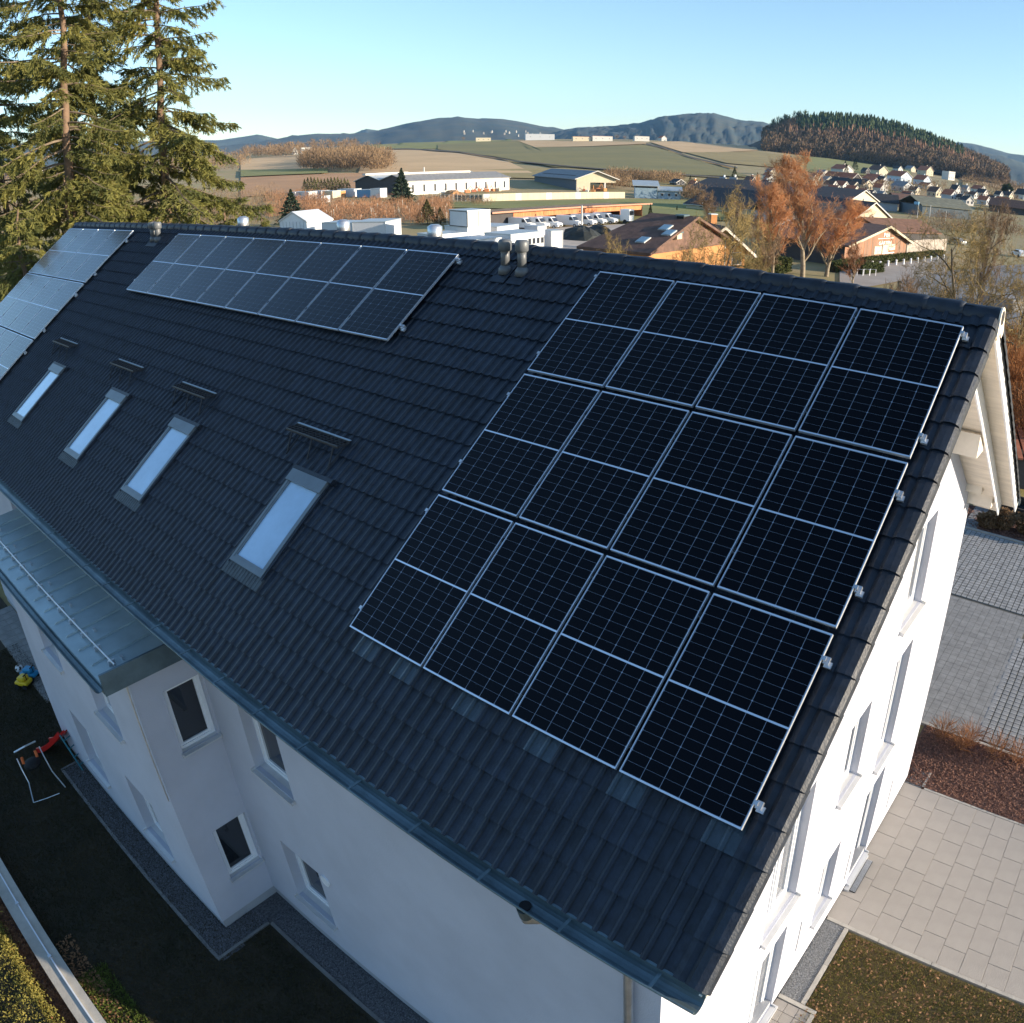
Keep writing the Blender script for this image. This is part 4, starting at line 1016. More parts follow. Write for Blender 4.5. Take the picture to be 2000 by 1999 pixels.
def toy_body(name, px, py, m, label, cat, w=.22, l=.4):
    P = atz(px, py, .15); o = empty(name, (P[0], P[1], .02), label, cat, rotz=.6)
    mb = MB().box(-l/2, l/2, -w/2, w/2, .08, .2).box(-l/4, l/3, -w/2.4, w/2.4, .2, .32); b = mb.obj('body', m, o); bv = b.modifiers.new('b', 'BEVEL'); bv.width = .04; bv.segments = 3
    for x in (-l/3, l/3):
        for y in (-w/2, w/2): MB().tube([(x, y-.02, .07), (x, y+.02, .07)], .07, 12).obj('wheel', m_black, o)
    MB().tube([(l/3, -.08, .36), (l/3, .08, .36)], .015, 6).tube([(l/3, 0, .2), (l/3, 0, .36)], .012, 6).obj('handle', m_black, o)
toy_body('toy_car', 46, 1332, mat('toy_yellow', (.75, .50, .02), .4), 'yellow ride-on toy car lying on the dark lawn by the stone path', 'toy car', .3, .4)
toy_body('toy_car', 57, 1316, mat('toy_blue', (.02, .25, .45), .4), 'blue ride-on toy car next to the stone path', 'toy car', .26, .5)
# red slide
P0, P1 = atz(128, 1427, .9), atz(86, 1458, .05); o = empty('slide', (float(P1[0]), float(P1[1]), 0), 'small red plastic slide on the dark lawn near the bay', 'slide')
d = Vector(P0)-Vector(P1); a = math.atan2(d.y, d.x); hl = math.hypot(d.x, d.y); o.rotation_euler = (0, 0, a); m_red = mat('toy_red', (.55, .02, .015), .35)
mb = MB(); n = 10
for i in range(n):
    t0, t1 = i/n, (i+1)/n; f = lambda t: .05+.85*(t**1.3)
    mb.hexa([(hl*t0, -.2, f(t0)-.03), (hl*t1, -.2, f(t1)-.03), (hl*t1, .2, f(t1)-.03), (hl*t0, .2, f(t0)-.03), (hl*t0, -.2, f(t0)), (hl*t1, -.2, f(t1)), (hl*t1, .2, f(t1)), (hl*t0, .2, f(t0))])
    for s in (-.22, .18): mb.hexa([(hl*t0, s, f(t0)-.03), (hl*t1, s, f(t1)-.03), (hl*t1, s+.04, f(t1)-.03), (hl*t0, s+.04, f(t0)-.03), (hl*t0, s, f(t0)+.1), (hl*t1, s, f(t1)+.1), (hl*t1, s+.04, f(t1)+.1), (hl*t0, s+.04, f(t0)+.1)])
mb.obj('chute', m_red, o)
ld = MB()
for s in (-.18, .18): ld.tube([(hl, s, .9), (hl+.35, s, 0)], .02, 6)
for k in range(4): ld.tube([(hl+.35-.08*k-.06, -.18, .15+.2*k), (hl+.35-.08*k-.06, .18, .15+.2*k)], .015, 6)
ld.obj('ladder', mat('toy_teal', (.03, .16, .20), .5), o)
# silver tube frame with orange grips
f_ = lambda x, y, z: atz(0+.1812*x, 1250+.1812*y, z)
o = empty('go_kart_frame', (-11.0, -6.5, 0), 'silver tube frame with orange grips and a dark seat on the dark lawn', 'garden frame')
m_tube = mat('tube_silver', (.55, .57, .58), .35, metal=.7)
inv = Matrix.Translation((11.0, 6.5, 0))
tb = lambda pts: [tuple(inv @ Vector(f_(*p))) for p in pts]
MB().tube(tb([(150, 1215, .9), (265, 1150, .95), (380, 1095, .9)]), .02, 6).obj('handle', m_tube, o)
for pts in ([(180, 1280, .8), (230, 1390, .6), (310, 1540, .3), (362, 1755, .03)], [(420, 1150, .8), (475, 1260, .6), (560, 1415, .3), (705, 1590, .03)]): MB().tube(tb(pts), .014, 6).obj('leg', m_tube, o)
MB().tube(tb([(362, 1755, .03), (500, 1710, .03), (640, 1655, .03)]), .010, 6).obj('crossbar', m_tube, o)
for pts in ([(232, 1268, .75), (255, 1340, .65)], [(375, 1195, .75), (402, 1262, .65)]): MB().tube(tb(pts), .032, 8).obj('grip', mat('toy_orange', (.65, .13, .02), .5), o)
s = sphere('seat', tuple(inv @ Vector(f_(350, 1335, .35))), .2, m_black, o); s.scale = (1, 1, .55)

# planting behind the yard: grasses, bushes, cold frame
def bush(name, P, r, h, n, m, label, cat='bush', s=.12, w=.014, up=.6, group=None):
    a = rg.uniform(0, 6.28, n); q = np.sqrt(rg.random(n)); z = rg.random(n)**.8
    B = np.stack([np.cos(a)*q*r*(.5+.5*z), np.sin(a)*q*r*(.5+.5*z), z*h*(1-.35*q)], 1)
    D = np.stack([np.cos(a)*q*.9+rg.normal(0, .35, n), np.sin(a)*q*.9+rg.normal(0, .35, n), rg.normal(up, .4, n)], 1)
    return link(name, fastmesh(name, *blades(B, D, s*rg.uniform(.6, 1.6, n), w*rg.uniform(.7, 1.5, n), rg), m), None, tuple(map(float, P)), label=label, cat=cat, group=group)
m_org = leafmat('bush_orange', (.42, .19, .075), (.22, .09, .035), .85, 1.5, .3)
m_beige = leafmat('bush_beige', (.30, .20, .11), (.17, .10, .05), .9, 2, .2)
for i, (x, y, r, h) in enumerate(((3.0, 19.9, .5, .75), (4.0, 20.0, .55, .8), (4.9, 20.1, .55, .7), (5.8, 20.3, .6, .8), (2.5, 19.6, .35, .5))):
    bush('dry_hydrangea', (x, y, .05), r, h, 2600, m_beige, 'withered beige hydrangea behind the far kerb, %s from the house' % ['second', 'third', 'fourth', 'fifth', 'nearest'][i], 'shrub', .10, .05, .4, 'withered hydrangeas behind the kerb')
for i, (x, y) in enumerate(((5.05, 7.15), (5.7, 7.05), (4.9, 6.85), (6.2, 7.1), (4.4, 7.0))):
    bush('dry_perennial', (x, y, .03), .22, .5, 260, leafmat('twig_orange', (.38, .17, .07), (.2, .09, .04), .85, 4, .1), 'thin orange dry perennial by the kerb between mulch and yard, %s from the house' % ['third', 'fourth', 'second', 'outermost', 'nearest'][i], 'dry plant', .22, .007, .7, 'dry perennials in the mulch bed')
cf = empty('cold_frame', (3.7, 22.1, 0), 'dark planting frame sunk beside the path beyond the yard', 'planting frame')
cm = mat('dark_timber', (.05, .04, .03), .9)
MB().box(-1.3, 1.3, -.7, -.62, 0, .35).box(-1.3, 1.3, .62, .7, 0, .35).box(-1.3, -1.22, -.62, .62, 0, .35).box(1.22, 1.3, -.62, .62, 0, .35).box(-.04, .04, -.62, .62, 0, .33).obj('boards', cm, cf)
MB().box(-1.22, 1.22, -.62, .62, 0, .06).obj('soil', m_black, cf)
P = atd(1990, 700, 42)
for i, (px, d, r, h, n) in enumerate(((1985, 40, 2.4, 4.8, 5200), (2040, 36, 2.2, 4.0, 3200), (1950, 48, 2.6, 3.6, 3000), (2010, 52, 3.4, 4.2, 3800))):
    P = atd(px, 700, d); bush('beech_hedge_bush', (P[0], P[1], -.1), r, h, n*2, m_org, ['tall rust orange bush right of the far roof verge', 'rust orange bush cut by the right edge', 'lower rust bush half hidden by the verge tiles', 'broad rust bush behind the orange ones'][i], 'bush', .42, .028, .9)
# ------------------------------------------------------------------ village, halls, yards
m_wall_w = mat('wall_white', (.55, .53, .49), .9, .05, .5)
m_wall_c = mat('wall_cream', (.52, .46, .33), .9, .05, .5)
m_wall_g = mat('wall_grey', (.42, .44, .46), .9, .05, .5)
m_wall_o = mat('wall_orange', (.48, .22, .08), .9, .12, .6)
m_wall_b = mat('wall_blue_shade', (.50, .60, .70), .9, .05, .5)  # blue of shade put into the walls of white houses
m_wall_d = mat('wall_dark', (.06, .055, .055), .9, .1, .6)
m_wall_s = mat('wall_steel', (.24, .33, .40), .6, .1, .6)
m_roof_b = mat('roof_brown', (.12, .065, .045), .8, .3, 1.5, .4, 6)
m_roof_d = mat('roof_dark', (.035, .033, .035), .75, .25, 1.5, .4, 6)
m_roof_r = mat('roof_red', (.36, .12, .06), .85, .2, 1.2, .4, 6)
m_roof_g = mat('roof_grey', (.22, .22, .22), .7, .15, 1, .3, 6)
m_roof_m = mat('roof_metal', (.42, .46, .47), .45, .08, .4, metal=.3)
m_roof_mo = mat('roof_mossy', (.17, .17, .12), .8, .25, .7)
m_win = mat('far_window', (.03, .035, .045), .15, spec=.7)
m_gut = mat('far_gutter', (.50, .52, .52), .5, metal=.3)
WM = {'w': m_wall_w, 'c': m_wall_c, 'g': m_wall_g, 'o': m_wall_o, 'b': m_wall_b, 'd': m_wall_d, 's': m_wall_s}
RMt = {'b': m_roof_b, 'd': m_roof_d, 'r': m_roof_r, 'g': m_roof_g, 'm': m_roof_m, 'o': m_roof_mo}
def gable_house(P, yaw, w, l, hw, hr, wall, roof_, label, cat='house', name='house', group=None, ov=.5, wins=2, chim=1, eavewins=3, gwall=None, thick=.22, floors=None, door=False, drop=1.5):
    """local x across the gable (width w), y along the ridge away from the gable (length l); origin = middle of the gable's foot; the gable faces -y"""
    o = empty(name, tuple(map(float, P)), label, cat, group, yaw)
    mb = MB(); a = w/2; z0 = -drop
    mb.add([(-a, 0, z0), (a, 0, z0), (a, 0, hw), (0, 0, hr), (-a, 0, hw), (-a, l, z0), (a, l, z0), (a, l, hw), (0, l, hr), (-a, l, hw)],
           [(0, 1, 2, 3, 4), (9, 8, 7, 6, 5), (1, 6, 7, 2), (5, 0, 4, 9)])
    mb.obj('wall', wall, o)
    s = (hr-hw)/a
    for sg in (-1, 1):
        x0, x1 = 0, sg*(a+ov); r = MB(); zt = lambda x: hr-abs(x)*s
        r.hexa([(x0, -ov, zt(x0)+.02), (x1, -ov, zt(x1)+.02), (x1, l+ov, zt(x1)+.02), (x0, l+ov, zt(x0)+.02), (x0, -ov, zt(x0)+thick), (x1, -ov, zt(x1)+thick), (x1, l+ov, zt(x1)+thick), (x0, l+ov, zt(x0)+thick)])
        ro = r.obj('roof', roof_, o)
        b = MB(); b.hexa([(x0, -ov-.04, zt(x0)-.12), (x1, -ov-.04, zt(x1)-.12), (x1, -ov-.003, zt(x1)-.12), (x0, -ov-.003, zt(x0)-.12), (x0, -ov-.04, zt(x0)+thick-.03), (x1, -ov-.04, zt(x1)+thick-.03), (x1, -ov-.003, zt(x1)+thick-.03), (x0, -ov-.003, zt(x0)+thick-.03)])
        b.obj('verge_board', m_wall_w if wall is not m_wall_o else m_trim, ro)
        MB().box(min(x1, x1+sg*.12), max(x1, x1+sg*.12), -ov, l+ov, zt(x1)-.06, zt(x1)+.08).obj('gutter', m_gut, ro)
    fl = floors or max(1, int(hw/2.6))
    def win(M_, ww, hh):
        f = MB().box(-ww/2-.06, ww/2+.06, -.03, .02, -hh/2-.06, hh/2+.06, M=M_).obj('window', m_white, o)
        MB().box(-ww/2, ww/2, -.045, -.031, -hh/2, hh/2, M=M_).obj('pane', m_win, f)
    if wins:
        for k in range(fl):
            for i in range(wins): win(Matrix.Translation((-a+w*(i+.5)/wins, 0, 1.5+2.7*k)), 1.0, 1.2)
        if hr-hw > 2: win(Matrix.Translation((0, 0, hw+.55)), .9, .9)
    for k in range(fl if eavewins else 0):
        for sg in (-1, 1):
            for i in range(eavewins): win(Matrix.Translation((sg*a, l*(i+.5)/eavewins, 1.5+2.7*k)) @ Matrix.Rotation(sg*math.pi/2, 4, 'Z'), 1.0, 1.2)
    if chim:
        c = MB().box(a*.25, a*.25+.7, l*.45, l*.45+.7, hr-1.6, hr+1.0).obj('chimney', wall if wall is not m_wall_d else m_roof_b, o); MB().box(a*.25-.06, a*.25+.76, l*.45-.06, l*.45+.76, hr+1.0, hr+1.12).obj('chimney_cap', m_gut, c)
    return o
SUNY = math.degrees(SUN_AZ)
def yaw_n(azdeg): return math.radians(azdeg+90)        # rotation so that local -y points to azimuth azdeg
def village(x0, x1, yt, yb, wall, roof_, label, naz=-28, lf=1.35, **kw):
    "house from its surveyed sight lines: sides, top and foot"
    xc = (x0+x1)/2; P = gp(xc, yb); m = pxm(P); H = (yb-yt)*m; Wt = (x1-x0)*m
    a = math.atan2(P[1]-CAMP[1], P[0]-CAMP[0])
    n = math.radians(naz); c1 = abs(math.sin(n-a)); c2 = abs(math.cos(n-a))   # gable is foreshortened by c2, side by c1
    w = Wt/(c2+lf*c1); w = max(w, 3.5); l = lf*w
    hw = H*kw.pop('wf', .55); P = P+np.array([math.cos(n)*l*.3, math.sin(n)*l*.3, 0]); P[2] = height(P[0], P[1])
    return gable_house(P, yaw_n(naz), w, l, hw, H, WM[wall], RMt[roof_], label, ov=min(.6, w*.06), **kw)
GV = 'houses of the village below the wooded hill'
VH = [(1529, 1554, 328, 345, 'w', 'g', 'white gabled house with a grey roof half behind the tall orange tree'),
 (1597, 1622, 333, 343, 'w', 'g', 'low white house just right of the tree top below the meadow'),
 (1628, 1670, 323, 341, 'w', 'r', 'white house with red roof and two firs behind it'),
 (1690, 1732, 342, 361, 'w', 'r', 'white gabled house with a long red roof at the right end of the orange roof'),
 (1700, 1737, 325, 343, 'c', 'b', 'cream house with a purplish brown roof at the edge of the meadow'),
 (1683, 1700, 329, 342, 'd', 'd', 'small dark house left of the cream one with the purplish roof'),
 (1746, 1764, 325, 336, 'w', 'd', 'small white house with black roof under the foot of the wood'),
 (1738, 1784, 336, 356, 'b', 'r', 'white house tinted pale blue for shade with a bright red roof and three gable windows'),
 (1788, 1821, 344, 362, 'b', 'r', 'white gabled house tinted pale blue for shade with a small red roof right of the larger one'),
 (1795, 1825, 326, 343, 'c', 'r', 'cream house with a red verge high up below the wood'),
 (1746, 1786, 356, 375, 'g', 'g', 'grey house with grey hipped roof below the pale blue one'),
 (1797, 1826, 358, 370, 'w', 'r', 'low house with a dark red roof below the pale blue gable'),
 (1814, 1842, 367, 386, 'c', 'b', 'cream chalet gable with a broad brown roof behind the metal hall'),
 (1857, 1877, 363, 381, 'w', 'd', 'white gable with dark roof, left one of the pair by the field'),
 (1878, 1895, 364, 381, 'w', 'g', 'white gable with grey roof, right one of the pair by the field'),
 (1866, 1886, 381, 394, 'w', 'd', 'small white gable with black roof before the pair of gables'),
 (1900, 1928, 364, 378, 'w', 'r', 'house with a faded red roof behind the dark roofed gable'),
 (1909, 1932, 371, 386, 'w', 'd', 'white gable with a dark roof left of the round tree'),
 (1943, 1960, 375, 389, 'w', 'd', 'narrow white gable with dark roof under the round tree'),
 (1959, 1981, 376, 391, 'c', 'd', 'cream gable with dark roof right of the round tree'),
 (1985, 2012, 372, 393, 'w', 'd', 'white house with dark roof cut by the right edge'),
 (1346, 1365, 355, 381, 'o', 'r', 'orange chalet gable with white balcony right of the grey sheds'),
 (1311, 1340, 351, 364, 'd', 'd', 'dark flat roofed house behind the small grey shed'),
 (1377, 1406, 356, 372, 'c', 'g', 'cream gabled house half hidden by shrubs right of the orange chalet'),
 (1404, 1422, 348, 368, 'b', 'g', 'pale blue house with grey roof beside the tall white gable'),
 (1424, 1442, 349, 386, 'w', 'g', 'tall narrow white gable behind bare branches'),
 (1452, 1482, 347, 374, 'd', 'b', 'dark brown wooden house left of the tall orange tree'),
 (1483, 1510, 354, 378, 'g', 'd', 'grey house with dark roof behind the left side of the orange tree'),
 (571, 582, 290, 302, 'w', 'g', 'tiny white gable among bare trees on the left hillside'),
 (679, 687, 290, 296, 'w', 'g', 'tiny white house at the top right of the grove'),
 (498, 506, 276, 282, 'w', 'g', 'tiny white house at the tip of the spruce on the left hillside'),
 (1287, 1303, 266, 275, 'w', 'r', 'small far barn with a red brown roof on the field crest'),
 (60, 72, 325, 333, 'w', 'd', 'tiny white house seen through the left spruces, upper one'),
 (78, 96, 334, 345, 'w', 'd', 'white house seen through the left spruces, lower one'),
 (100, 112, 330, 338, 'w', 'd', 'tiny white house seen through the left spruces, right one'),
 (284, 294, 325, 332, 'w', 'd', 'tiny white house seen through the right spruce')]
VH += [(1770, 1790, 318+7, 336, 'c', 'g', 'small cream house between the wood and the red roofs'),
 (1713, 1735, 346, 364, 'g', 'd', 'grey house with black roof below the white one with the long red roof'),
 (1893, 1912, 376, 388, 'w', 'b', 'little white house with brown roof before the faded red roof'),
 (1930, 1946, 384, 396, 'g', 'd', 'little grey house with black roof below the round tree')]
for t in VH: village(*t[:7], group=GV, chim=1 if t[3]-t[2] > 14 else 0, eavewins=2 if t[1]-t[0] > 15 else 0, wins=2)
village(1622, 1690, 339, 357, 'd', 'r', 'long building with a bright orange roof in the middle of the village', naz=-20, lf=3.2, wins=0, chim=0, group=GV)
village(1633, 1716, 351, 370, 'c', 'd', 'long black roofed building with a small cream gable', naz=-20, lf=3.0, chim=0, group=GV)
rv2 = random.Random(4)
for i in range(34):
    px = rv2.uniform(1485, 1990); yb = 341+(px-1500)*.085+rv2.uniform(0, 34); hh = rv2.uniform(10, 15)+(yb-340)*.08
    village(px-hh*.8, px+hh*.8, yb-hh, yb, rv2.choice('wwcwg'), rv2.choice('rrbdg'), 'small pale gabled house packed in among the larger village houses', naz=rv2.uniform(-45, -15), group='small houses packed into the village', wins=2 if hh > 13 else 1, chim=0, eavewins=0)
# big flat roofed white block at the foot of the wood
def block(P, yaw, w, l, h, wall, roof_, label, cat='building', name='building', group=None, rows=2, cols=3, parapet=.3, drop=1.5):
    o = empty(name, tuple(map(float, P)), label, cat, group, yaw)
    MB().box(-w/2, w/2, 0, l, -drop, h).obj('wall', wall, o); MB().box(-w/2-.2, w/2+.2, -.2, l+.2, h+.002, h+parapet).obj('roof', roof_, o)
    for k in range(rows):
        for i in range(cols):
            x = -w/2+w*(i+.5)/cols; z = h*(k+.55)/rows; f = MB().box(x-.7, x+.7, -.03, .02, z-.6, z+.6).obj('window', m_white, o); MB().box(x-.62, x+.62, -.045, -.031, z-.52, z+.52).obj('pane', m_win, f)
    return o
def bl(x0, x1, yt, yb, wall, roof_, label, naz=-28, lf=1.0, **kw):
    P = gp((x0+x1)/2, yb); m = pxm(P); a = math.atan2(P[1]-CAMP[1], P[0]-CAMP[0]); n = math.radians(naz)
    w = (x1-x0)*m/(abs(math.cos(n-a))+lf*abs(math.sin(n-a))); P = P+np.array([math.cos(n), math.sin(n), 0])*w*lf*.3; P[2] = height(P[0], P[1])
    return block(P, yaw_n(naz), w, w*lf, (yb-yt)*m, wall, roof_, label, **kw)
bl(1842, 1866, 336, 352, m_wall_w, m_roof_d, 'bright white cubic house with flat dark roof at the foot of the wood')
bl(589, 610, 290, 306, m_wall_w, m_roof_d, 'white flat roofed block with grey side among trees on the left hillside', cols=3)
for x0, x1, yt, yb, lab, wm_, rm_ in ((1026, 1082, 263, 274, 'long pale farm hall on the field crest, left one', m_wall_g, m_roof_m), (1118, 1155, 268, 276, 'low cream farm building on the field crest', m_wall_c, m_roof_r), (1156, 1196, 267, 276, 'low white farm building with a red roof on the field crest', m_wall_w, m_roof_r), (1238, 1268, 267, 276, 'short white barn on the field crest right of the tree', m_wall_w, m_roof_b), (930, 958, 270, 277, 'pale farm building at the left end of the field crest', m_wall_c, m_roof_g), (862, 885, 270, 275, 'low white building under the lone trees on the crest', m_wall_w, m_roof_g)):
    bl(x0, x1, yt, yb, wm_, rm_, lab, naz=-40, lf=.4, rows=1, cols=3, name='farm_building', cat='farm building', group='farm buildings on the field crest')
# scattered far village on the hill flank
k = 0; rv = random.Random(9)
for i in range(26):
    px, py = rv.uniform(985, 1085) if i < 9 else (rv.uniform(905, 1000) if i < 16 else rv.uniform(160, 240)), rv.uniform(253, 264)
    if i >= 16: py = rv.uniform(296, 306)
    P = atd(px, py+4, 2950); s = rv.uniform(3.5, 6.5)
    o = MB().add([(-s/2, 0, -3), (s/2, 0, -3), (s/2, 0, 3), (0, 0, 6), (-s/2, 0, 3), (-s/2, s, -3), (s/2, s, -3), (s/2, s, 3), (0, s, 6), (-s/2, s, 3)], [(0, 1, 2, 3, 4), (9, 8, 7, 6, 5), (1, 6, 7, 2), (5, 0, 4, 9), (2, 7, 8, 3), (9, 4, 3, 8)]).obj('far_house', mat('wall_distant', (.30, .29, .27), .9), None, loc=tuple(P), rotz=yaw_n(rv.uniform(-50, 0)))
    tag(o, 'white speck of a house in the far village on the hill flank', 'house', 'specks of houses in the far villages')

# --- the long hall and the second hall
def from2(p, q):
    d = q-p; L = math.hypot(d[0], d[1]); return math.atan2(d[1], d[0]), L
A, B = gp(797, 382), gp(995, 371); yaw, L = from2(A, B)
hm = 4.9; o = empty('warehouse', tuple(A), 'long white industrial hall with a row of narrow dark windows and a low metal roof', 'warehouse', None, yaw)
MB().box(0, L, .005, 30, -2, hm).obj('wall', m_wall_w, o)
ew = MB().add([(-.02, 0, -2), (-.02, 30, -2), (-.02, 30, hm), (-.02, 22, hm+2.1), (-.02, 15, hm+.3), (-.02, 8, hm+2.1), (-.02, 0, hm)], [(0, 1, 2, 3, 4, 5, 6)]); ew.obj('end_wall', m_wall_d, o)  # end wall of the white hall, its shade put in as near black
for y0, y1, z0, z1 in ((-.4, 8, hm-.1, hm+2.15), (8, 15, hm+2.15, hm+.35), (15, 22, hm+.35, hm+2.15), (22, 30.4, hm+2.15, hm-.1)):
    MB().hexa([(-.6, y0, z0), (L+.6, y0, z0), (L+.6, y1, z1), (-.6, y1, z1), (-.6, y0, z0+.2), (L+.6, y0, z0+.2), (L+.6, y1, z1+.2), (-.6, y1, z1+.2)]).obj('roof', m_roof_m if y0 > 7 else m_roof_g, o)
MB().box(3, L*.72, 7.0, 9.0, hm+2.2, hm+2.9).obj('rooflight', m_wall_w, o); MB().box(-2, L*.35, 21, 23, hm+2.2, hm+2.9).obj('rooflight', m_wall_w, o)
for i in range(10):
    x = L*(.045+.1*i); f = MB().box(x-.45, x+.45, -.05, .0, .9, 3.6).obj('window', m_wall_g, o); MB().box(x-.38, x+.38, -.07, -.051, 1.0, 3.5).obj('pane', m_win, f)
MB().tube([(L*.35, 12, hm+1), (L*.35, 12, hm+4.6)], .25, 8).obj('stack', m_wall_w, o)
A, B = gp(996, 371), gp(1125, 372.5); C_ = gp(1193, 372.5); yaw = math.radians(-32); L = 62.0; A = B-np.array([math.cos(yaw)*L, math.sin(yaw)*L, 0]); A[2] = B[2]
n_ = math.degrees(yaw)
hm = 4.6; o = empty('warehouse', tuple(A), 'hall with a shaded side coloured dark, a cream lit gable and an open loading bay', 'warehouse', None, yaw)
D = 17.0
MB().box(0, L, .0, .2, -2, hm).obj('wall', mat('wall_side_shaded', (.09, .11, .13), .8, .1), o)  # unlit long side, its shade put into a dark wall colour
g_ = MB().add([(L, 0, -2), (L, D*.35, -2), (L, D*.35, 3.2), (L, D, 3.2), (L, D, hm), (L, D/2, hm+3.0), (L, 0, hm)], [(0, 1, 2, 6), (2, 3, 4, 5, 6)]); g_.obj('gable', m_wall_c, o)
MB().box(0, L-8, D*.5, D*.52, -2, hm).box(0, .2, 0, D, -2, hm).obj('wall', m_wall_d, o)
for y0, y1, z0, z1, m_ in ((-1, D/2, hm-.3, hm+3.05, m_roof_g), (D/2, D+1, hm+3.05, hm-.3, m_roof_g)):
    MB().hexa([(-1, y0, z0), (L+1.5, y0, z0), (L+1.5, y1, z1), (-1, y1, z1), (-1, y0, z0+.25), (L+1.5, y0, z0+.25), (L+1.5, y1, z1+.25), (-1, y1, z1+.25)]).obj('roof', m_, o)
    MB().hexa([(L+1.5, y0, z0), (L+1.56, y0, z0), (L+1.56, y1, z1), (L+1.5, y1, z1), (L+1.5, y0, z0+.35), (L+1.56, y0, z0+.35), (L+1.56, y1, z1+.35), (L+1.5, y1, z1+.35)]).obj('verge_board', m_wall_w, o)
MB().hexa([(6, 2, hm+.95), (L-8, 2, hm+.95), (L-8, 8, hm+2.75), (6, 8, hm+2.75), (6, 2, hm+1.05), (L-8, 2, hm+1.05), (L-8, 8, hm+2.85), (6, 8, hm+2.85)]).obj('solar_field', m_roof_d, o)
MB().box(L-.3, L+.3, D*.7, D*.7+.6, -2, 3.2).obj('pillar', m_wall_w, o)
# white perimeter wall
A, B = gp(944, 393.5), gp(1220, 387.5); yaw, L = from2(A, B); o = empty('perimeter_wall', tuple(A), 'long cream white perimeter wall before the halls', 'wall', None, yaw)
k = 24
for i in range(k): MB().box(L*i/k+.02, L*(i+1)/k-.02, -.1, .1, -1, 2.15).obj('panel', m_wall_c if i % 5 else m_wall_w, o)
# grey mesh fence with green screens left of it
A, B = gp(845, 393), gp(943, 394); yaw, L = from2(A, B); o = empty('mesh_fence', tuple(A), 'grey mesh fence with a blue green screen left of the cream wall', 'fence', None, yaw)
for i in range(13): MB().tube([(L*i/12, 0, -.5), (L*i/12, 0, 2.0)], .06, 5).obj('post', m_gut, o)
for z in (.3, 1.1, 1.9): MB().box(0, L, -.02, .02, z, z+.05).obj('rail', m_gut, o)
MB().box(L*.45, L*.98, .08, .1, .2, 1.7).obj('screen', mat('screen_teal', (.06, .12, .13), .8), o)
# two sheet metal sheds
A, B = gp(1240, 387), gp(1283, 388.5); yaw, L = from2(A, B); o = empty('metal_shed', tuple(A), 'taller steel blue shed with a mono pitch grey roof', 'shed', None, yaw)
h = 24*pxm(A); MB().box(0, L, 0, 9, -1, h*.8).obj('wall', m_wall_s, o); MB().add([(L+.01, 0, -1), (L+.01, 9, -1), (L+.01, 9, h*1.25), (L+.01, 0, h*.95)], [(0, 1, 2, 3)]).obj('side_wall', m_wall_c, o)
MB().box(0, L, .3, 9, h*.8, h*.94).obj('clerestory', m_wall_d, o)
MB().hexa([(-.8, -.8, h*.95), (L+.8, -.8, h*.95), (L+.8, 9.5, h*1.3), (-.8, 9.5, h*1.3), (-.8, -.8, h*.95+.2), (L+.8, -.8, h*.95+.2), (L+.8, 9.5, h*1.3+.2), (-.8, 9.5, h*1.3+.2)]).obj('roof', m_roof_m, o)
A, B = gp(1284, 388.5), gp(1329, 390.5); yaw, L = from2(A, B); o = empty('metal_shed', tuple(A), 'lower pale shed with three small windows and a mono pitch roof', 'shed', None, yaw)
h = 15*pxm(A); MB().box(0, L, .01, 8, -1, h).obj('wall', m_wall_s, o); MB().add([(L+.01, 0, -1), (L+.01, 8, -1), (L+.01, 8, h*1.35), (L+.01, 0, h)], [(0, 1, 2, 3)]).obj('side_wall', m_wall_w, o)
MB().hexa([(-.1, -.6, h), (L+.6, -.6, h), (L+.6, 8.4, h*1.4), (-.1, 8.4, h*1.4), (-.1, -.6, h+.2), (L+.6, -.6, h+.2), (L+.6, 8.4, h*1.4+.2), (-.1, 8.4, h*1.4+.2)]).obj('roof', m_roof_m, o)
for i in range(3): f = MB().box(L*(.2+.3*i)-.45, L*(.2+.3*i)+.45, -.03, 0, h*.35, h*.7).obj('window', m_wall_w, o); MB().box(L*(.2+.3*i)-.38, L*(.2+.3*i)+.38, -.05, -.031, h*.38, h*.67).obj('pane', m_win, f)

# --- vehicle shed with white vans
A, B = gp(1003, 446), gp(1253, 424); yaw, L = from2(A, B)
o = empty('vehicle_shed', tuple(A), 'long open timber vehicle shed with an orange lit fascia, full of white vans', 'shed', None, yaw)
hA = 30*pxm(A); m_fas = mat('timber_orange', (.52, .20, .085), .85, .25, 2.0, stretch=(3, 3, .4), bump=.3)
dp = 9.0
MB().box(0, L, dp, dp+.2, -1, hA).box(0, .2, 0, dp, -1, hA-.4).obj('wall', m_wall_d, o)
MB().box(L-.2, L, 0, dp, -1, hA-.4).obj('wall', m_fas, o)
MB().hexa([(-7, -1.2, hA+.1), (L+2.5, -1.2, hA+.1), (L+2.5, dp+1, hA-.7), (-7, dp+1, hA-.7), (-7, -1.2, hA+.35), (L+2.5, -1.2, hA+.35), (L+2.5, dp+1, hA-.45), (-7, dp+1, hA-.45)]).obj('roof', mat('roof_shed', (.12, .065, .05), .8, .2, 1), o)
for i in range(34): MB().box(L*i/34+.01, L*(i+1)/34-.01, -.1, -.02, hA-1.15, hA+.08).obj('fascia_board', m_fas, o)
MB().box(-7, L+2.5, -1.28, -1.205, hA+.05, hA+.4).obj('verge_board', mat('fascia_pale', (.42, .22, .14), .8), o)
MB().box(-7, 0, 0, .2, -1, hA).box(-7, -6.8, .2, dp, -1, hA-.5).obj('wall', m_wall_d, o)
for i in range(6): MB().box(L*i/5-.1, L*i/5+.1, -.1, .1, -1, hA).obj('post', m_fas, o)
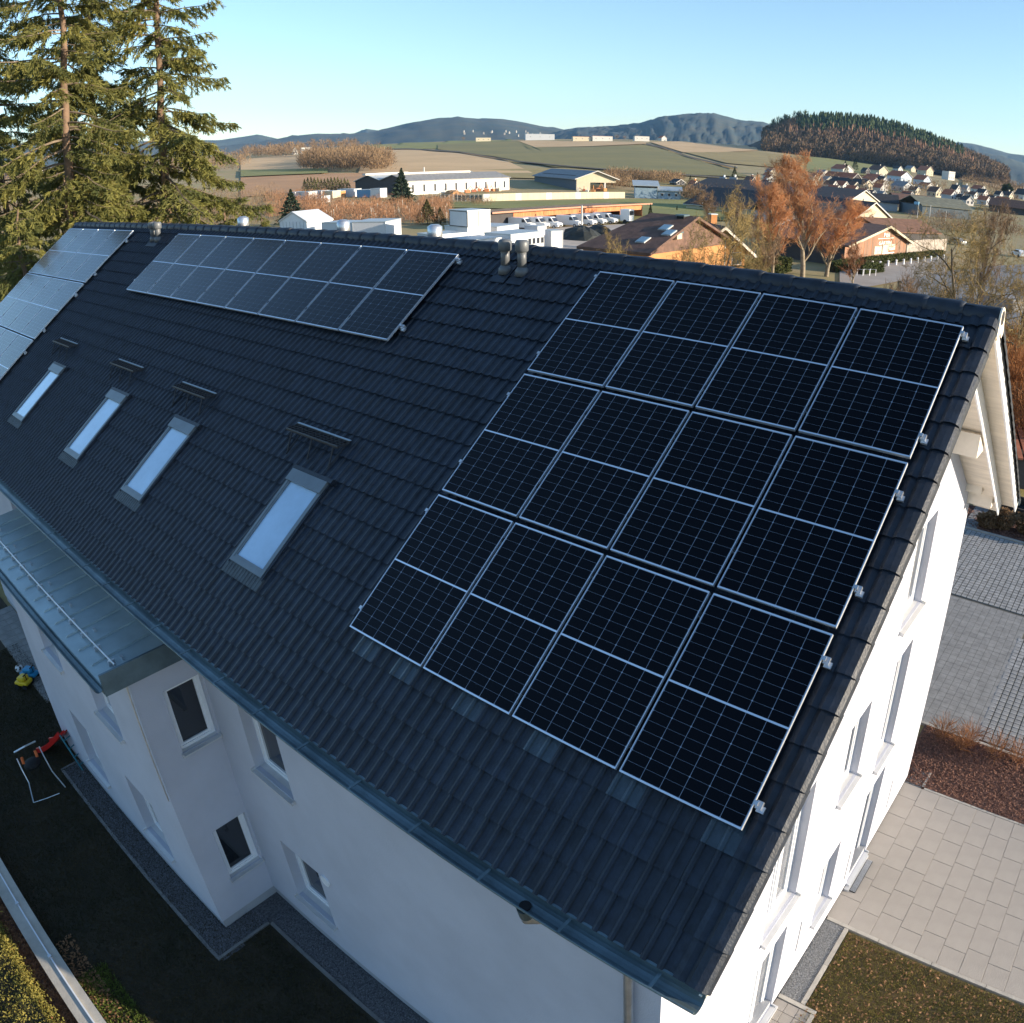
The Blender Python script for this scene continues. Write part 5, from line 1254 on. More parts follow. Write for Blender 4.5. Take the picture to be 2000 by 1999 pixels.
def van_mesh_root(label, group):
    o = empty('van', (0, 0, 0), label, 'van', group)
    prof = [(-2.6, .35), (2.45, .35), (2.6, .55), (2.58, .95), (2.35, 1.12), (1.65, 1.25), (1.0, 2.05), (.75, 2.2), (-2.45, 2.25), (-2.6, 2.1)]
    mb = MB(); n = len(prof); hw_ = .92
    mb.add([(x, -hw_, z) for x, z in prof]+[(x, hw_, z) for x, z in prof], [tuple(range(n))[::-1], tuple(range(n, 2*n))]+[(i, (i+1) % n, n+(i+1) % n, n+i) for i in range(n)])
    b = mb.obj('body', mat('van_white', (.78, .78, .76), .3, coat=.4), o); bv = b.modifiers.new('bevel', 'BEVEL'); bv.width = .06; bv.segments = 2
    MB().add([(1.63, -.78, 1.32), (1.63, .78, 1.32), (1.06, .72, 2.02), (1.06, -.72, 2.02)], [(0, 1, 2, 3)]).obj('windscreen', m_win, o).location = (.05, 0, .02)
    for s in (-1, 1):
        MB().add([(1.35, s*.935, 1.35), (.45, s*.935, 1.35), (.45, s*.935, 1.95), (.95, s*.935, 1.95)], [(0, 1, 2, 3)]).obj('side_window', m_win, o)
        MB().box(2.5, 2.63, s*.62-.18, s*.62+.18, .75, .98).obj('headlight', mat('lamp_glass', (.55, .57, .6), .15), o)
        for x in (-1.6, 1.65):
            w = MB().tube([(x, s*.70, .34), (x, s*.94, .34)], .34, 14).obj('wheel', m_black, o); MB().tube([(x, s*.935, .34), (x, s*.955, .34)], .19, 10).obj('rim', m_gut, w)
    MB().box(2.6, 2.66, -.5, .5, .45, .72).obj('grille', m_win, o)
    return o
vans = [(1020, 448), (1047, 447), (1072, 446), (1112, 443), (1140, 441), (1160, 439), (1182, 437)]
GVN = 'white vans parked in the open shed'; v0 = None
vl = ['first white van in the open shed, leftmost, ladders on its roof', 'second white van from the left in the open shed', 'third white van from the left in the open shed, before the gap', 'fourth white van in the open shed, left of the pale pole', 'white van in the open shed just right of the pale pole', 'sixth white van in the open shed', 'rightmost white van in the open shed']
for i, (px, py) in enumerate(vans):
    P = gp(px, py)
    if v0 is None: v0 = van_mesh_root(vl[0], GVN); v = v0
    else: v = copy_tree(v0); v['label'] = vl[i]
    v.location = tuple(P); v.rotation_euler = (0, 0, yaw-math.radians(80))
P = gp(1208, 436); t = empty('truck', tuple(P), 'white truck with a tall cab at the right end of the open shed', 'truck', None, yaw-math.radians(80))
MB().box(.9, 3.0, -1.15, 1.15, .6, 3.0).obj('cab', MATS['van_white'], t); MB().box(-3.4, .8, -1.15, 1.15, .9, 1.6).obj('bed', m_gut, t); MB().box(2.98, 3.03, -1.0, 1.0, 1.8, 2.7).obj('windscreen', m_win, t)
for x in (-2.2, 2.0):
    for s in (-1, 1): MB().tube([(x, s*.85, .45), (x, s*1.17, .45)], .45, 12).obj('wheel', m_black, t)
P = gp(1136, 445); tag(MB().tube([(0, 0, -1), (0, 0, hA+1.2)], .16, 8).obj('pale_pole', m_wall_w, None, loc=tuple(P)), 'tall pale pole in front of the open vehicle shed', 'pole')
strip('concrete_yard', [(960, 446), (1060, 446), (1180, 440), (1262, 436)], [(960, 500), (1060, 505), (1180, 500), (1262, 480)], mat('yard_light', (.42, .36, .30), .9, .1, .3), .12, nu=20, nv=5)
def heap(px, py, r, h, m, label, cat='heap', name='heap'):
    P = gp(px, py); n = 14; mb = MB(); vs = []
    for j in range(5):
        for k in range(n): t = 2*math.pi*k/n; rr = r*(1-j/4.6)*rg.uniform(.85, 1.15); vs.append((rr*math.cos(t)*1.4, rr*math.sin(t), h*(1-(1-j/4)**1.6)*rg.uniform(.9, 1.05)-.1*(j == 0)))
    fs = [(j*n+k, j*n+(k+1) % n, (j+1)*n+(k+1) % n, (j+1)*n+k) for j in range(4) for k in range(n)]+[tuple(4*n+k for k in range(n))]
    o = mb.add(vs, fs).obj(name, m, None, loc=tuple(P)); tag(o, label, cat); return o
heap(1135, 468, 3.4, 2.3, mat('tarp_dark', (.025, .03, .028), .8, .3, 1), 'dark covered heap on the light yard in front of the vans')
heap(1170, 460, 2.6, 1.9, MATS['tarp_dark'], 'second smaller dark heap right behind the covered one')
heap(885, 386, 4, 2.4, m_rust, 'brown sand heap before the long hall', 'sand heap', 'sand_heap')

# --- white site containers
m_cont = mat('container_white', (.58, .59, .60), .5, .03, 1)
m_cont2 = mat('container_side', (.66, .68, .70), .5, .03, 1)
GC = 'white site containers on the yard behind the ridge'
def container(px, py, naz, w, l, h, label, z=0, wins=0, P=None, m=m_cont, roof_=m_roof_m, frame=True, side_dark=False):
    P = gp(px, py) if P is None else P; o = empty('site_container', (float(P[0]), float(P[1]), float(P[2])+z), label, 'container', GC, yaw_n(naz))
    MB().box(-w/2, w/2, 0, l, 0, h).obj('box', m, o); MB().box(-w/2-.05, w/2+.05, -.05, l+.05, h+.002, h+.14).obj('roof', roof_, o)
    if frame:
        fm = m_win if side_dark else m_gut
        for x in (-w/2-.03, w/2-.05): MB().box(x, x+.08, -.035, -.002, 0, h).obj('corner_post', fm, o)
        if side_dark:
            for y in (0, l-.1): MB().box(-w/2-.035, -w/2-.002, y, y+.1, 0, h).obj('corner_post', fm, o)
            MB().box(-w/2-.035, -w/2-.002, .1, l-.1, h-.12, h).obj('edge_beam', fm, o); MB().box(-w/2-.035, -w/2-.002, .1, l-.1, 0, .12).obj('edge_beam', fm, o)
    for i in range(wins):
        x = w*(-.0+.13*i)+w*.06; f = MB().box(x-.36, x+.36, -.03, -.002, h*.38, h*.76).obj('window', m_gut, o); MB().box(x-.3, x+.3, -.045, -.031, h*.42, h*.72).obj('pane', m_win, f)
    return o
# build along a common frame: gable azimuth chosen from the surveyed corners
C1, C2 = gp(998, 497), gp(1062, 490)
def edge_container(p, q, l, h, label, **kw):
    d = q-p; w = math.hypot(d[0], d[1]); a = math.atan2(d[1], d[0]); P = (p+q)/2; return container(0, 0, math.degrees(a)-90, w, l, h, label, P=P, **kw)
pm = pxm(C1)
edge_container(gp(998, 498), gp(1062, 489), 5.2, 2.75, 'white office container with four small windows in its lit side', wins=4)
edge_container(gp(1077, 489), gp(1099, 488), 2.6, 2.75, 'white upright container at the right end of the group')
edge_container(gp(880, 512), gp(980, 500), 5, 2.5, 'low white container with a blue grey roof just above the ridge')
q_ = edge_container(gp(971, 470), gp(1013, 463), 6, 2.1, 'flat white container behind the office container')
p_, r_ = gp(914, 478), gp(958, 474)
edge_container(p_+np.array([0, 0, 0]), r_, 6.5, 2.55, 'wide white lower container carrying the stacked pair')
edge_container(gp(850, 490), gp(912, 484), 5, 2.2, 'white container left of the stacked pair, mostly behind the ridge')
dz = 2.7
P1_, P2_ = p_.copy(), r_.copy(); mid_ = (P1_+P2_)/2
edge_container(P1_, mid_*.985+P1_*.015, 5.0, 2.5, 'upper stacked white container, left one with dark framed grey side', z=dz, side_dark=True, m=m_cont)
edge_container(mid_*.985+P2_*.015, P2_, 5.0, 2.5, 'upper stacked white container, right one', z=dz)
edge_container(gp(1050, 462), gp(1067, 460), 3, 1.6, 'small white box behind the office container')
# trailer roofs left
edge_container(gp(690, 470), gp(754, 470), 7, 3.0, 'white truck body with a pale roof above the ridge, left of the nursery rows')
edge_container(gp(630, 462), gp(688, 464), 5, 2.4, 'low white box left of the truck body')
GL = 'white and blue boxes in a row before the long hall'
for i, (x0, x1, yb, h_, mm, lb) in enumerate(((566, 577, 390, 2.4, m_cont, 'white box, leftmost of the row before the long hall'), (579, 603, 391, 2.6, m_cont, 'white open fronted box in the row left of the hall'), (605, 628, 386, 2.2, m_cont, 'long low white box in the row left of the hall'), (630, 650, 388, 2.4, m_wall_c, 'cream box in the row left of the hall'), (652, 660, 387, 2.2, m_wall_o, 'orange box in the row left of the hall'), (660, 692, 385, 2.6, m_cont, 'large white box in the middle of the row left of the hall'), (697, 722, 386, 2.5, mat('box_blue', (.12, .28, .45), .5), 'blue box in the row left of the hall'), (724, 743, 387, 3.0, m_cont, 'white box beside the blue one'), (620, 628, 397, 2.0, m_cont, 'small white box standing before the row'))):
    d = edge_container(gp(x0, yb), gp(x1, yb), 4, h_, lb, m=mm, frame=False); d['group'] = GL; d['category'] = 'box'
# greenhouse
A, B = gp(548, 455), gp(601, 458); dv = B-A; a = math.atan2(dv[1], dv[0]); w = math.hypot(*dv[:2])
g = gable_house((A+B)/2, a, w, 6, 2.2, 3.9, mat('green_house_sheet', (.70, .72, .74), .4, .05, 1), mat('green_house_roof', (.62, .66, .70), .3), 'white plastic greenhouse right behind the ridge', 'greenhouse', 'greenhouse', wins=0, chim=0, eavewins=0, ov=.1)
for i in range(9): MB().box(-w/2+w*i/8-.04, -w/2+w*i/8+.04, -.06, -.01, 0, 2.2).obj('glazing_bar', m_gut, g)

# --- large brown roofed house with roof windows, and orange gable
E0, E1 = atd(1139, 491, 76), atd(1266, 494, 72)
zz = (E0[2]+E1[2])/2; E0[2] = E1[2] = zz
yaw, L = from2(E0, E1); o = empty('farmhouse', (float(E0[0]), float(E0[1]), -2.0), 'large house with a broad dark brown roof and three roof windows behind the ridge', 'house', None, yaw)
he = zz+2.0; dep = 8.0; rise = 2.9; i0, i1 = L*.36, L*1.15; LL = L*1.08
fr = [(-.4, -.5, he), (LL, -.5, he), (LL, dep, he+rise), (i0*.9, dep, he+rise)]
MB().add(fr+[(x, y, z+.25) for x, y, z in fr], [(0, 1, 2, 3), (4, 5, 6, 7), (0, 1, 5, 4), (1, 2, 6, 5), (2, 3, 7, 6), (3, 0, 4, 7)]).obj('roof', m_roof_b, o)
bk = [(i0*.9, dep, he+rise), (LL, dep, he+rise), (LL, 2*dep+.5, he), (-.4, 2*dep+.5, he)]
MB().add(bk+[(x, y, z+.25) for x, y, z in bk], [(0, 1, 2, 3), (4, 5, 6, 7), (0, 1, 5, 4), (1, 2, 6, 5), (2, 3, 7, 6), (3, 0, 4, 7)]).obj('roof', m_roof_b, o)
hp = [(-.4, -.5, he), (i0*.9, dep, he+rise), (-.4, 2*dep+.5, he)]
MB().add([(x, y, z+.25) for x, y, z in hp], [(0, 1, 2)]).obj('roof', m_roof_b, o)
MB().box(0, LL-.6, 0, 2*dep, -2, he+.02).obj('wall', m_wall_o, o)
MB().add([(LL-.6, -.3, he), (LL-.6, dep, he+rise-.05), (LL-.6, 2*dep+.3, he)], [(0, 1, 2)]).obj('gable', m_roof_b, o)  # dark brown stands in for the orange end wall in shade
for x, v in ((L*.84, .62), (L*.98, .50), (L*.76, .27)):
    y, z = -.5+(dep+.5)*v, he+rise*v; M_ = Matrix.Translation((x, y, z+.28)) @ Matrix.Rotation(math.atan2(rise, dep+.5), 4, 'X')
    f = MB().box(-.5, .5, -.62, .62, 0, .10, M=M_).obj('roof_window', m_gut, o); MB().box(-.42, .42, -.54, .54, .102, .13, M=M_).obj('pane', mat('far_roof_glass', (.20, .32, .40), .15), f)
for x, y, hh, mm in ((L*.86, dep*.95, 1.5, m_black), (L*1.0, dep*.6, .1, m_wall_c)): c = MB().box(x-.38, x+.38, y-.45, y+.45, he+rise*.4, he+rise+hh-1.3).obj('chimney', mm, o); MB().box(x-.48, x+.48, y-.55, y+.55, he+rise+hh-1.298, he+rise+hh-1.15).obj('chimney_cap', m_zinc, c)
for i in range(5): x = L*.15+L*.27*i; f = MB().box(x-.6, x+.6, -.03, 0, he*.35, he*.75).obj('window', m_wall_d, o); MB().box(x-.5, x+.5, -.05, -.031, he*.38, he*.72).obj('pane', m_win, f)
P = atd(1405, 540, 85); P[2] = -2.0; w = 92*pxm(P)/.9
gable_house(P, yaw_n(-36), w, 10, 5.2, 7.4, m_wall_o, m_roof_b, 'bright orange gabled house glimpsed through the bare garden trees', 'house', ov=.9, wins=3, chim=1)

# --- white gabled houses with long dark roofs behind the orange tree
for (xl, xr, yb, lab, ht, lf_, hw_) in ((1661, 1740, 441, 'white gabled house with chimney and long dark roof, the nearer of two', 44, 2.3, .27), (1652, 1712, 414, 'white gabled house with long dark roof, the farther of two', 41, 1.9, .5)):
    A, B = gp(xl, yb+3), gp(xr, yb); dv = B-A; a = math.atan2(dv[1], dv[0]); w = math.hypot(*dv[:2]); P = (A+B)/2; hh = ht*pxm(P)
    gable_house(P, a, w, w*lf_, hh*hw_, hh, m_wall_c, m_roof_d, lab, 'house', wins=2, ov=.7, chim=1, eavewins=5, floors=1)
# --- barn with painted sign
A, B = gp(1647, 521), gp(1767, 503); yaw, L = from2(A, B); pm = pxm((A+B)/2)
o = empty('timber_barn', tuple(A), 'weathered timber barn with a painted white sign on its gable', 'barn', None, yaw)
m_board = mat('weathered_board', (.34, .15, .075), .9, .4, .5, stretch=(4, 4, .5), bump=.3, col2=(.23, .165, .12))
hl_, hr_, ap = 39*pxm(A), 31*pxm(B), 0; xa = L*.60; za = atd(1724, 443, math.hypot(*(A+(B-A)*.62-CAMP)[:2]))[2]-A[2]
nb_ = 40
for i in range(nb_):
    x0, x1 = L*i/nb_+.008, L*(i+1)/nb_-.008; top = lambda x: hl_+(za-hl_)*x/xa if x < xa else za+(hr_-za)*(x-xa)/(L-xa)
    e = R.uniform(0, .03); MB().hexa([(x0, -e, -.6), (x1, -e, -.6), (x1, .06, -.6), (x0, .06, -.6), (x0, -e, top(x0)), (x1, -e, top(x1)), (x1, .06, top(x1)), (x0, .06, top(x0))]).obj('board', m_board, o)
MB().box(L-.1, L, .07, 14, -.6, hr_-.1).box(0, .1, .07, 14, -.6, hl_-.1).obj('wall', m_wall_d, o)
for (xa0, z0a, xb0, z0b) in ((xa, za, -.7, hl_-(za-hl_)/xa*.7), (xa, za, L+1.1, hr_+(hr_-za)/(L-xa)*1.1)):
    MB().hexa([(xa0, -.9, z0a+.05), (xb0, -.9, z0b+.05), (xb0, 15, z0b+.05), (xa0, 15, z0a+.05), (xa0, -.9, z0a+.3), (xb0, -.9, z0b+.3), (xb0, 15, z0b+.3), (xa0, 15, z0a+.3)]).obj('roof', m_roof_b, o)
    MB().hexa([(xa0, -.97, z0a-.05), (xb0, -.97, z0b-.05), (xb0, -.905, z0b-.05), (xa0, -.905, z0a-.05), (xa0, -.97, z0a+.3), (xb0, -.97, z0b+.3), (xb0, -.905, z0b+.3), (xa0, -.905, z0a+.3)]).obj('verge_board', m_wall_c, o)
m_paint = mat('sign_paint', (.78, .78, .72), .7)
def text(s, x, z, size, parent, m=m_paint, y=-.06, name='lettering', sx=1.0):
    c = bpy.data.curves.new(name, 'FONT'); c.body = s; c.size = size; c.extrude = .01; c.align_x = 'CENTER'; c.materials.append(m); c.offset = size*.015
    t0_ = bpy.data.objects.new(name, c); COL.objects.link(t0_); bpy.context.view_layer.update(); me_ = bpy.data.meshes.new_from_object(t0_); bpy.data.objects.remove(t0_); t = bpy.data.objects.new(name, me_); COL.objects.link(t); t.parent = parent; t.location = (x, y, z); t.rotation_euler = (math.pi/2, 0, 0); t.scale = (sx, 1, 1); return t
sx_ = lambda px: L*(px-1647)/120
kz = lambda px, py: (lambda P: P[2]-A[2])(atd(px, py, math.hypot(*((A+(B-A)*((px-1647)/120))-CAMP)[:2])))
xm = L*.615
kx = L/(120*pm)
text('Pöll', sx_(1722), kz(1722, 462), 11*pm, o, sx=kx*.75)
text('GÄRTEN', sx_(1720), kz(1720, 477), 8.6*pm, o, sx=kx*.78)
MB().box(sx_(1705), sx_(1737), -.07, -.05, kz(1720, 465.5), kz(1720, 464.5)).obj('sign_line', m_paint, o)
m_pic = mat('sign_picture', (.70, .68, .55), .7, .3, 1.5, col2=(.38, .36, .26))
for x0, x1, yt, yb in ((1700, 1714, 480.5, 496), (1716, 1728, 478.5, 493), (1729, 1742, 476.5, 488)):
    xc = (x0+x1)/2; f = MB().box(sx_(x0), sx_(x1), -.08, -.05, kz(xc, yb), kz(xc, yt)).obj('sign_picture', m_pic, o)
MB().box(sx_(1716), sx_(1741), -.07, -.05, kz(1728, 494.8), kz(1728, 493)).obj('sign_line', m_paint, o)
for yy, xe in ((500, 1727), (503.5, 1725)): MB().box(sx_(1699), sx_(xe), -.07, -.05, kz(1712, yy+.8), kz(1712, yy)).obj('sign_line', m_paint, o)
text('&', sx_(1737), kz(1737, 500), 8*pm, o, sx=kx)
# grey timber fence right of the barn
A2, B2 = gp(1769, 503), gp(1846, 495); yw, L2 = from2(A2, B2); fo = empty('timber_fence', tuple(A2), 'tall grey timber fence to the right of the barn', 'fence', None, yw)
for i in range(26): MB().box(L2*i/26+.01, L2*(i+1)/26-.01, -.03, .03, -.5, 2.9+R.uniform(-.05, .05)).obj('board', mat('grey_board', (.36, .31, .26), .9, .25, 1.5), fo)
# bollards, hedge, bike rack, sign board, square
strip('square', [(1640, 512), (1700, 518), (1780, 511), (1850, 500)], [(1640, 560), (1700, 560), (1780, 545), (1850, 530)], mat('light_asphalt', (.34, .30, .26), .9, .08, .4), .10, nu=16, nv=5)
GB = 'white bollards along the hedge before the barn'
for i, (x, y) in enumerate(((498, 495), (572, 496), (647, 488), (722, 479), (793, 472), (860, 465), (925, 456), (990, 446), (1050, 441), (1112, 437), (1170, 427))):
    P = gp(1600+.207*x, 420+.207*y); b = MB().tube([(0, 0, -.1), (0, 0, .85), (0, 0, .95)], [.17, .17, .10], 10).obj('bollard', m_white, None, loc=tuple(P)); MB().tube([(0, 0, .62), (0, 0, .70)], .176, 10).obj('band', m_gut, b)
    tag(b, 'white bollard along the hedge before the barn, %s from the left' % ['first', 'second', 'third', 'fourth', 'fifth', 'sixth', 'seventh', 'eighth', 'ninth', 'tenth', 'last'][i], 'bollard', GB)
m_hg = leafmat('hedge_green', (.085, .10, .03), (.05, .06, .02), .85, 1, .1)
def far_hedge(p0, p1, w, h, label, m=m_hg, n=5000, s=.22):
    A_, B_ = gp(*p0), gp(*p1); yw, L_ = from2(A_, B_); o = empty('hedge', tuple(A_), label, 'hedge', None, yw)
    P = np.stack([rg.uniform(0, L_, n), rg.uniform(0, w, n), rg.uniform(0, h, n)], 1); f = rg.integers(0, 3, n); P[f == 0, 1] = 0; P[f == 1, 2] = h; P += rg.normal(0, .06, P.shape)
    D = rg.normal(0, 1, (n, 3)); D[:, 2] += .8; link('leaves', fastmesh('leaves', *blades(P, D, s*rg.uniform(.5, 1.4, n), s*.5*np.ones(n), rg), m), o)
    zB = float(B_[2]-A_[2]); MB().box(.1, L_-.1, .12, w-.1, -.5, h-.12).obj('stems', mat('hedge_core', (.035, .03, .015), .95), o); return o
far_hedge((1690, 521), (1846, 499), 1.2, 1.1, 'clipped hedge behind the white bollards', n=7000)
far_hedge((1632, 533), (1678, 524), 1.5, 1.2, 'short clipped hedge at the left corner of the barn')
far_hedge((1683, 538), (1726, 533), 1.8, 1.2, 'dark hedge behind the cycle stand', n=4000)
far_hedge((1490, 545), (1545, 530), 3.0, 1.8, 'rounded olive hedge beyond the ridge left of the dark garage roof', n=8000)
for i, x in enumerate((1679, 1692, 1704)):
    P = gp(x, 540); tag(MB().tube([(-.4, 0, -.1), (-.4, 0, .95), (.4, 0, .95), (.4, 0, -.1)], .05, 6).obj('cycle_stand', m_white, None, loc=tuple(P), rotz=.5), 'white hoop of the cycle stand before the dark hedge, %s one' % ['left', 'middle', 'right'][i], 'cycle stand', 'cycle stand hoops')
P = gp(1634, 517); sb = empty('notice_board', tuple(P), 'small white notice board on a post left of the barn', 'sign', None, -.6); MB().tube([(0, 0, -.3), (0, 0, 1.5)], .06, 6).obj('post', m_gut, sb); MB().box(-.55, .55, -.05, .05, 1.2, 2.5).obj('board', m_white, sb)
# long low buildings behind the barn
def lowhall(p0, p1, l, h, rise, wall, roof_, label, name='hall', cat='hall'):
    A_, B_ = gp(*p0), gp(*p1); yw, L_ = from2(A_, B_); o = empty(name, tuple(A_), label, cat, None, yw)
    MB().box(0, L_, 0, l, -1.5, h).obj('wall', wall, o)
    for y0, y1, z0, z1 in ((-.6, l/2, h+.02, h+rise), (l/2, l+.6, h+rise, h+.02)):
        MB().hexa([(-.6, y0, z0), (L_+.6, y0, z0), (L_+.6, y1, z1), (-.6, y1, z1), (-.6, y0, z0+.2), (L_+.6, y0, z0+.2), (L_+.6, y1, z1+.2), (-.6, y1, z1+.2)]).obj('roof', roof_, o)
    return o
lowhall((1800, 422), (1896, 430), 20, 3.6, 3.0, mat('wall_greyblue', (.10, .13, .15), .8, .1), m_roof_mo, 'long hall with a mossy grey roof and dark blue grey wall')
lowhall((1752, 405), (1830, 410), 14, 2.6, 2.8, m_wall_d, m_roof_b, 'dark wooden building with a brown roof left of the mossy hall')
lowhall((1930, 412), (2030, 424), 14, 2.6, 3.4, m_wall_d, m_roof_b, 'long dark brown roofed building near the right edge')
lowhall((1633, 404), (1752, 414), 12, 3.0, 3.0, m_wall_g, m_roof_d, 'long black roof behind the two white gables')
lowhall((1725, 478), (1830, 478), 12, 2.4, 2.2, m_wall_d, mat('roof_rust', (.17, .085, .05), .85, .25, 1), 'low rust brown roof behind the barn and fence')
lowhall((1500, 440), (1650, 447), 10, 2.6, 3.2, m_wall_g, m_roof_d, 'dark roof with a pale gutter behind the orange tree')
# nursery stock: poles and stone rows behind the barn
for i, (x, y) in enumerate(((1790, 432), (1814, 433), (1846, 430), (1948, 423))):
    P = gp(x, y+4); tag(MB().tube([(0, 0, -.3), (0, 0, 5.5 if i < 2 else 3.6)], .10, 6).obj('pole', m_wall_w, None, loc=tuple(P)), ['white pole with a blue top behind the barn', 'white pole in the middle of the nursery yard', 'thin pale pole before the mossy hall', 'thin pale post near the right edge'][i], 'pole')
P = gp(1786, 436); tag(MB().box(-.7, .7, -.3, .3, 5.5, 6.3).obj('lamp_head', mat('lamp_blue', (.2, .42, .6), .5), None, loc=tuple(P)), 'blue lamp head on the pole behind the barn', 'lamp')
# near garage roof with dark tiles, and the grey yard on the right
A_, B_ = atd(1524, 541, 52), atd(1790, 592, 37); A_[2] = B_[2] = .6; yw, L_ = from2(A_, B_); o = empty('garage', (float(A_[0]), float(A_[1]), -2), 'low garage with a dark brown tiled roof right behind the ridge', 'garage', None, yw)
for y0, y1, z0, z1 in ((-.4, 3.6, 2.4, 4.6), (3.6, 8, 4.6, 2.4)): MB().hexa([(-.4, y0, z0), (L_, y0, z0), (L_, y1, z1), (-.4, y1, z1), (-.4, y0, z0+.2), (L_, y0, z0+.2), (L_, y1, z1+.2), (-.4, y1, z1+.2)]).obj('roof', m_roof_b, o)
MB().box(0, L_-.4, 0, 7.6, -1, 2.4).obj('wall', m_wall_d, o)
m_as = mat('asphalt_grey', (.20, .205, .215), .9, .12, .6, .2, 10)
strip('street', [(1760, 545), (1850, 530), (1930, 520), (2040, 515)], [(1760, 640), (1850, 640), (1930, 650), (2060, 660)], m_as, .06, nu=16, nv=6)
P = gp(1958, 600); lowb = MB().box(-1.2, 1.2, -3, 3, -1, 1.4).obj('flat_roof_box', mat('flat_grey', (.30, .30, .31), .8, .1, 2), None, loc=tuple(P), rotz=.9); tag(lowb, 'grey flat roofed box standing on the yard right of the ridge end', 'flat roof')
P = atd(1978, 655, 34); rr = empty('garden_shed', (float(P[0]), float(P[1]), -.2), 'small shed with a faded red tiled roof right of the ridge end', 'shed', None, .4)
MB().box(-2, 2, -1.5, 1.5, 0, 1.6).obj('wall', m_wall_d, rr)
for i in range(14): MB().hexa([(-2.2+i*.32, -1.8, 1.6), (-1.98+i*.32, -1.8, 1.6), (-1.98+i*.32, 1.8, 2.6), (-2.2+i*.32, 1.8, 2.6), (-2.2+i*.32, -1.8, 1.68), (-1.98+i*.32, -1.8, 1.68), (-1.98+i*.32, 1.8, 2.68), (-2.2+i*.32, 1.8, 2.68)]).obj('roof_tile_row', m_roof_r, rr)
P = gp(1868, 478); 
def car(P, rz, m, label):
    o = empty('parked_car', tuple(map(float, P)), label, 'car', None, rz)
    prof = [(-2.1, .3), (2.05, .3), (2.15, .6), (2.0, .85), (1.1, .98), (.5, 1.42), (-1.2, 1.45), (-1.9, 1.0), (-2.15, .9)]; n = len(prof); mb = MB()
    mb.add([(x, -.86, z) for x, z in prof]+[(x, .86, z) for x, z in prof], [tuple(range(n))[::-1], tuple(range(n, 2*n))]+[(i, (i+1) % n, n+(i+1) % n, n+i) for i in range(n)]); b = mb.obj('body', m, o); bv = b.modifiers.new('b', 'BEVEL'); bv.width = .08; bv.segments = 2
    MB().add([(1.08, -.72, 1.03), (1.08, .72, 1.03), (.54, .66, 1.40), (.54, -.66, 1.40)], [(0, 1, 2, 3)]).obj('windscreen', m_win, o).location = (.04, 0, .02)
    for s in (-1, 1):
        MB().add([(.9, s*.875, 1.0), (-1.5, s*.875, 1.02), (-1.1, s*.875, 1.36), (.45, s*.875, 1.36)], [(0, 1, 2, 3)]).obj('side_window', m_win, o)
        for x in (-1.3, 1.35): MB().tube([(x, s*.68, .32), (x, s*.88, .32)], .32, 12).obj('wheel', m_black, o)
    return o
car(P, 2.6, mat('car_silver', (.45, .47, .48), .3, metal=.5), 'silver car parked behind the bare branches near the right edge')
car(gp(1990, 502), 2.2, mat('car_white', (.75, .77, .78), .3, coat=.5), 'white car glinting behind the branches near the right edge')

# ------------------------------------------------------------------ leafless trees and thickets
m_tw_o = leafmat('twig_willow', (.62, .32, .15), (.42, .21, .10), .85, .25, .15)
m_tw_y = leafmat('twig_olive', (.36, .26, .10), (.20, .145, .06), .85, .3, .1)
m_tw_b = leafmat('twig_brown', (.30, .20, .12), (.17, .115, .07), .9, .3, .1)
m_tw_r = leafmat('twig_rust', (.34, .16, .075), (.20, .095, .05), .9, .3, .1)
WIL = tree_meshes('willow', 31, 18, 4, m_barkl, m_tw_o, twigs=3, tw=.012, tl=1.2, droop=.05, n1=18, spread=.55, crown=.15, up=.6)
OAK = tree_meshes('oak', 32, 9, 4, m_bark, m_tw_y, twigs=3, tw=.006, tl=.5, n1=11, spread=1.1, crown=.2, up=.05, lens=(.6, .5, .5, .5))
OAK2 = tree_meshes('oak2', 35, 9, 4, m_barkl, m_tw_y, twigs=3, tw=.006, tl=.45, n1=10, spread=1.25, crown=.15, up=.02, lens=(.7, .55, .5, .5))
BRN = tree_meshes('brown', 33, 9, 4, m_bark, m_tw_b, twigs=2, tw=.008, tl=.6, n1=12, spread=.8, crown=.15, up=.25)
YNG = tree_meshes('young', 34, 7, 3, m_barkl, m_tw_r, twigs=4, tw=.012, tl=.6, n1=10, spread=.6, crown=.3, up=.4)
def tree_px(name, ms, wpx, px, d, ytop, label, rot=0, zb=None, group=None):
    "height from the surveyed top, crown width in photo pixels"
    P = atd(px, 450, d); z = height(P[0], P[1]) if zb is None else zb; T = atd(px, ytop, d)[2]; s = (T-z)/ms[2]
    return place_tree(name, ms, (P[0], P[1], z), rot, s, label, 'tree', group, wpx*pxm(P)/2/ms[3]/s)
tree_px('willow_tree', WIL, 150, 1575, 104, 298, 'tall leafless tree glowing orange brown in the sun, the tallest right of centre', .5)
tree_px('willow_tree', WIL, 100, 1515, 100, 350, 'slimmer orange brown tree on the left side of the tallest one', 2.5)
tree_px('willow_tree', WIL, 120, 1622, 108, 385, 'lower orange crown on the right side of the tallest tree', 4.0)
tree_px('bare_tree', OAK, 190, 1402, 46, 362, 'bare tree with a pale trunk standing before the orange gable', 1.0, zb=-.5)
tree_px('bare_tree', OAK2, 160, 1360, 50, 425, 'spreading bare tree left of the pale trunk', 2.2, zb=-.5)
tree_px('bare_tree', OAK2, 140, 1455, 47, 435, 'spreading bare tree right of the pale trunk', 3.9, zb=-.5)
tree_px('bare_tree', BRN, 70, 1492, 78, 452, 'dense brown bare tree between orange gable and tall orange tree', .8)
tree_px('small_golden_tree', OAK, 130, 1215, 44, 448, 'small golden brown bare tree before the brown roof', 5.0, zb=-.3)
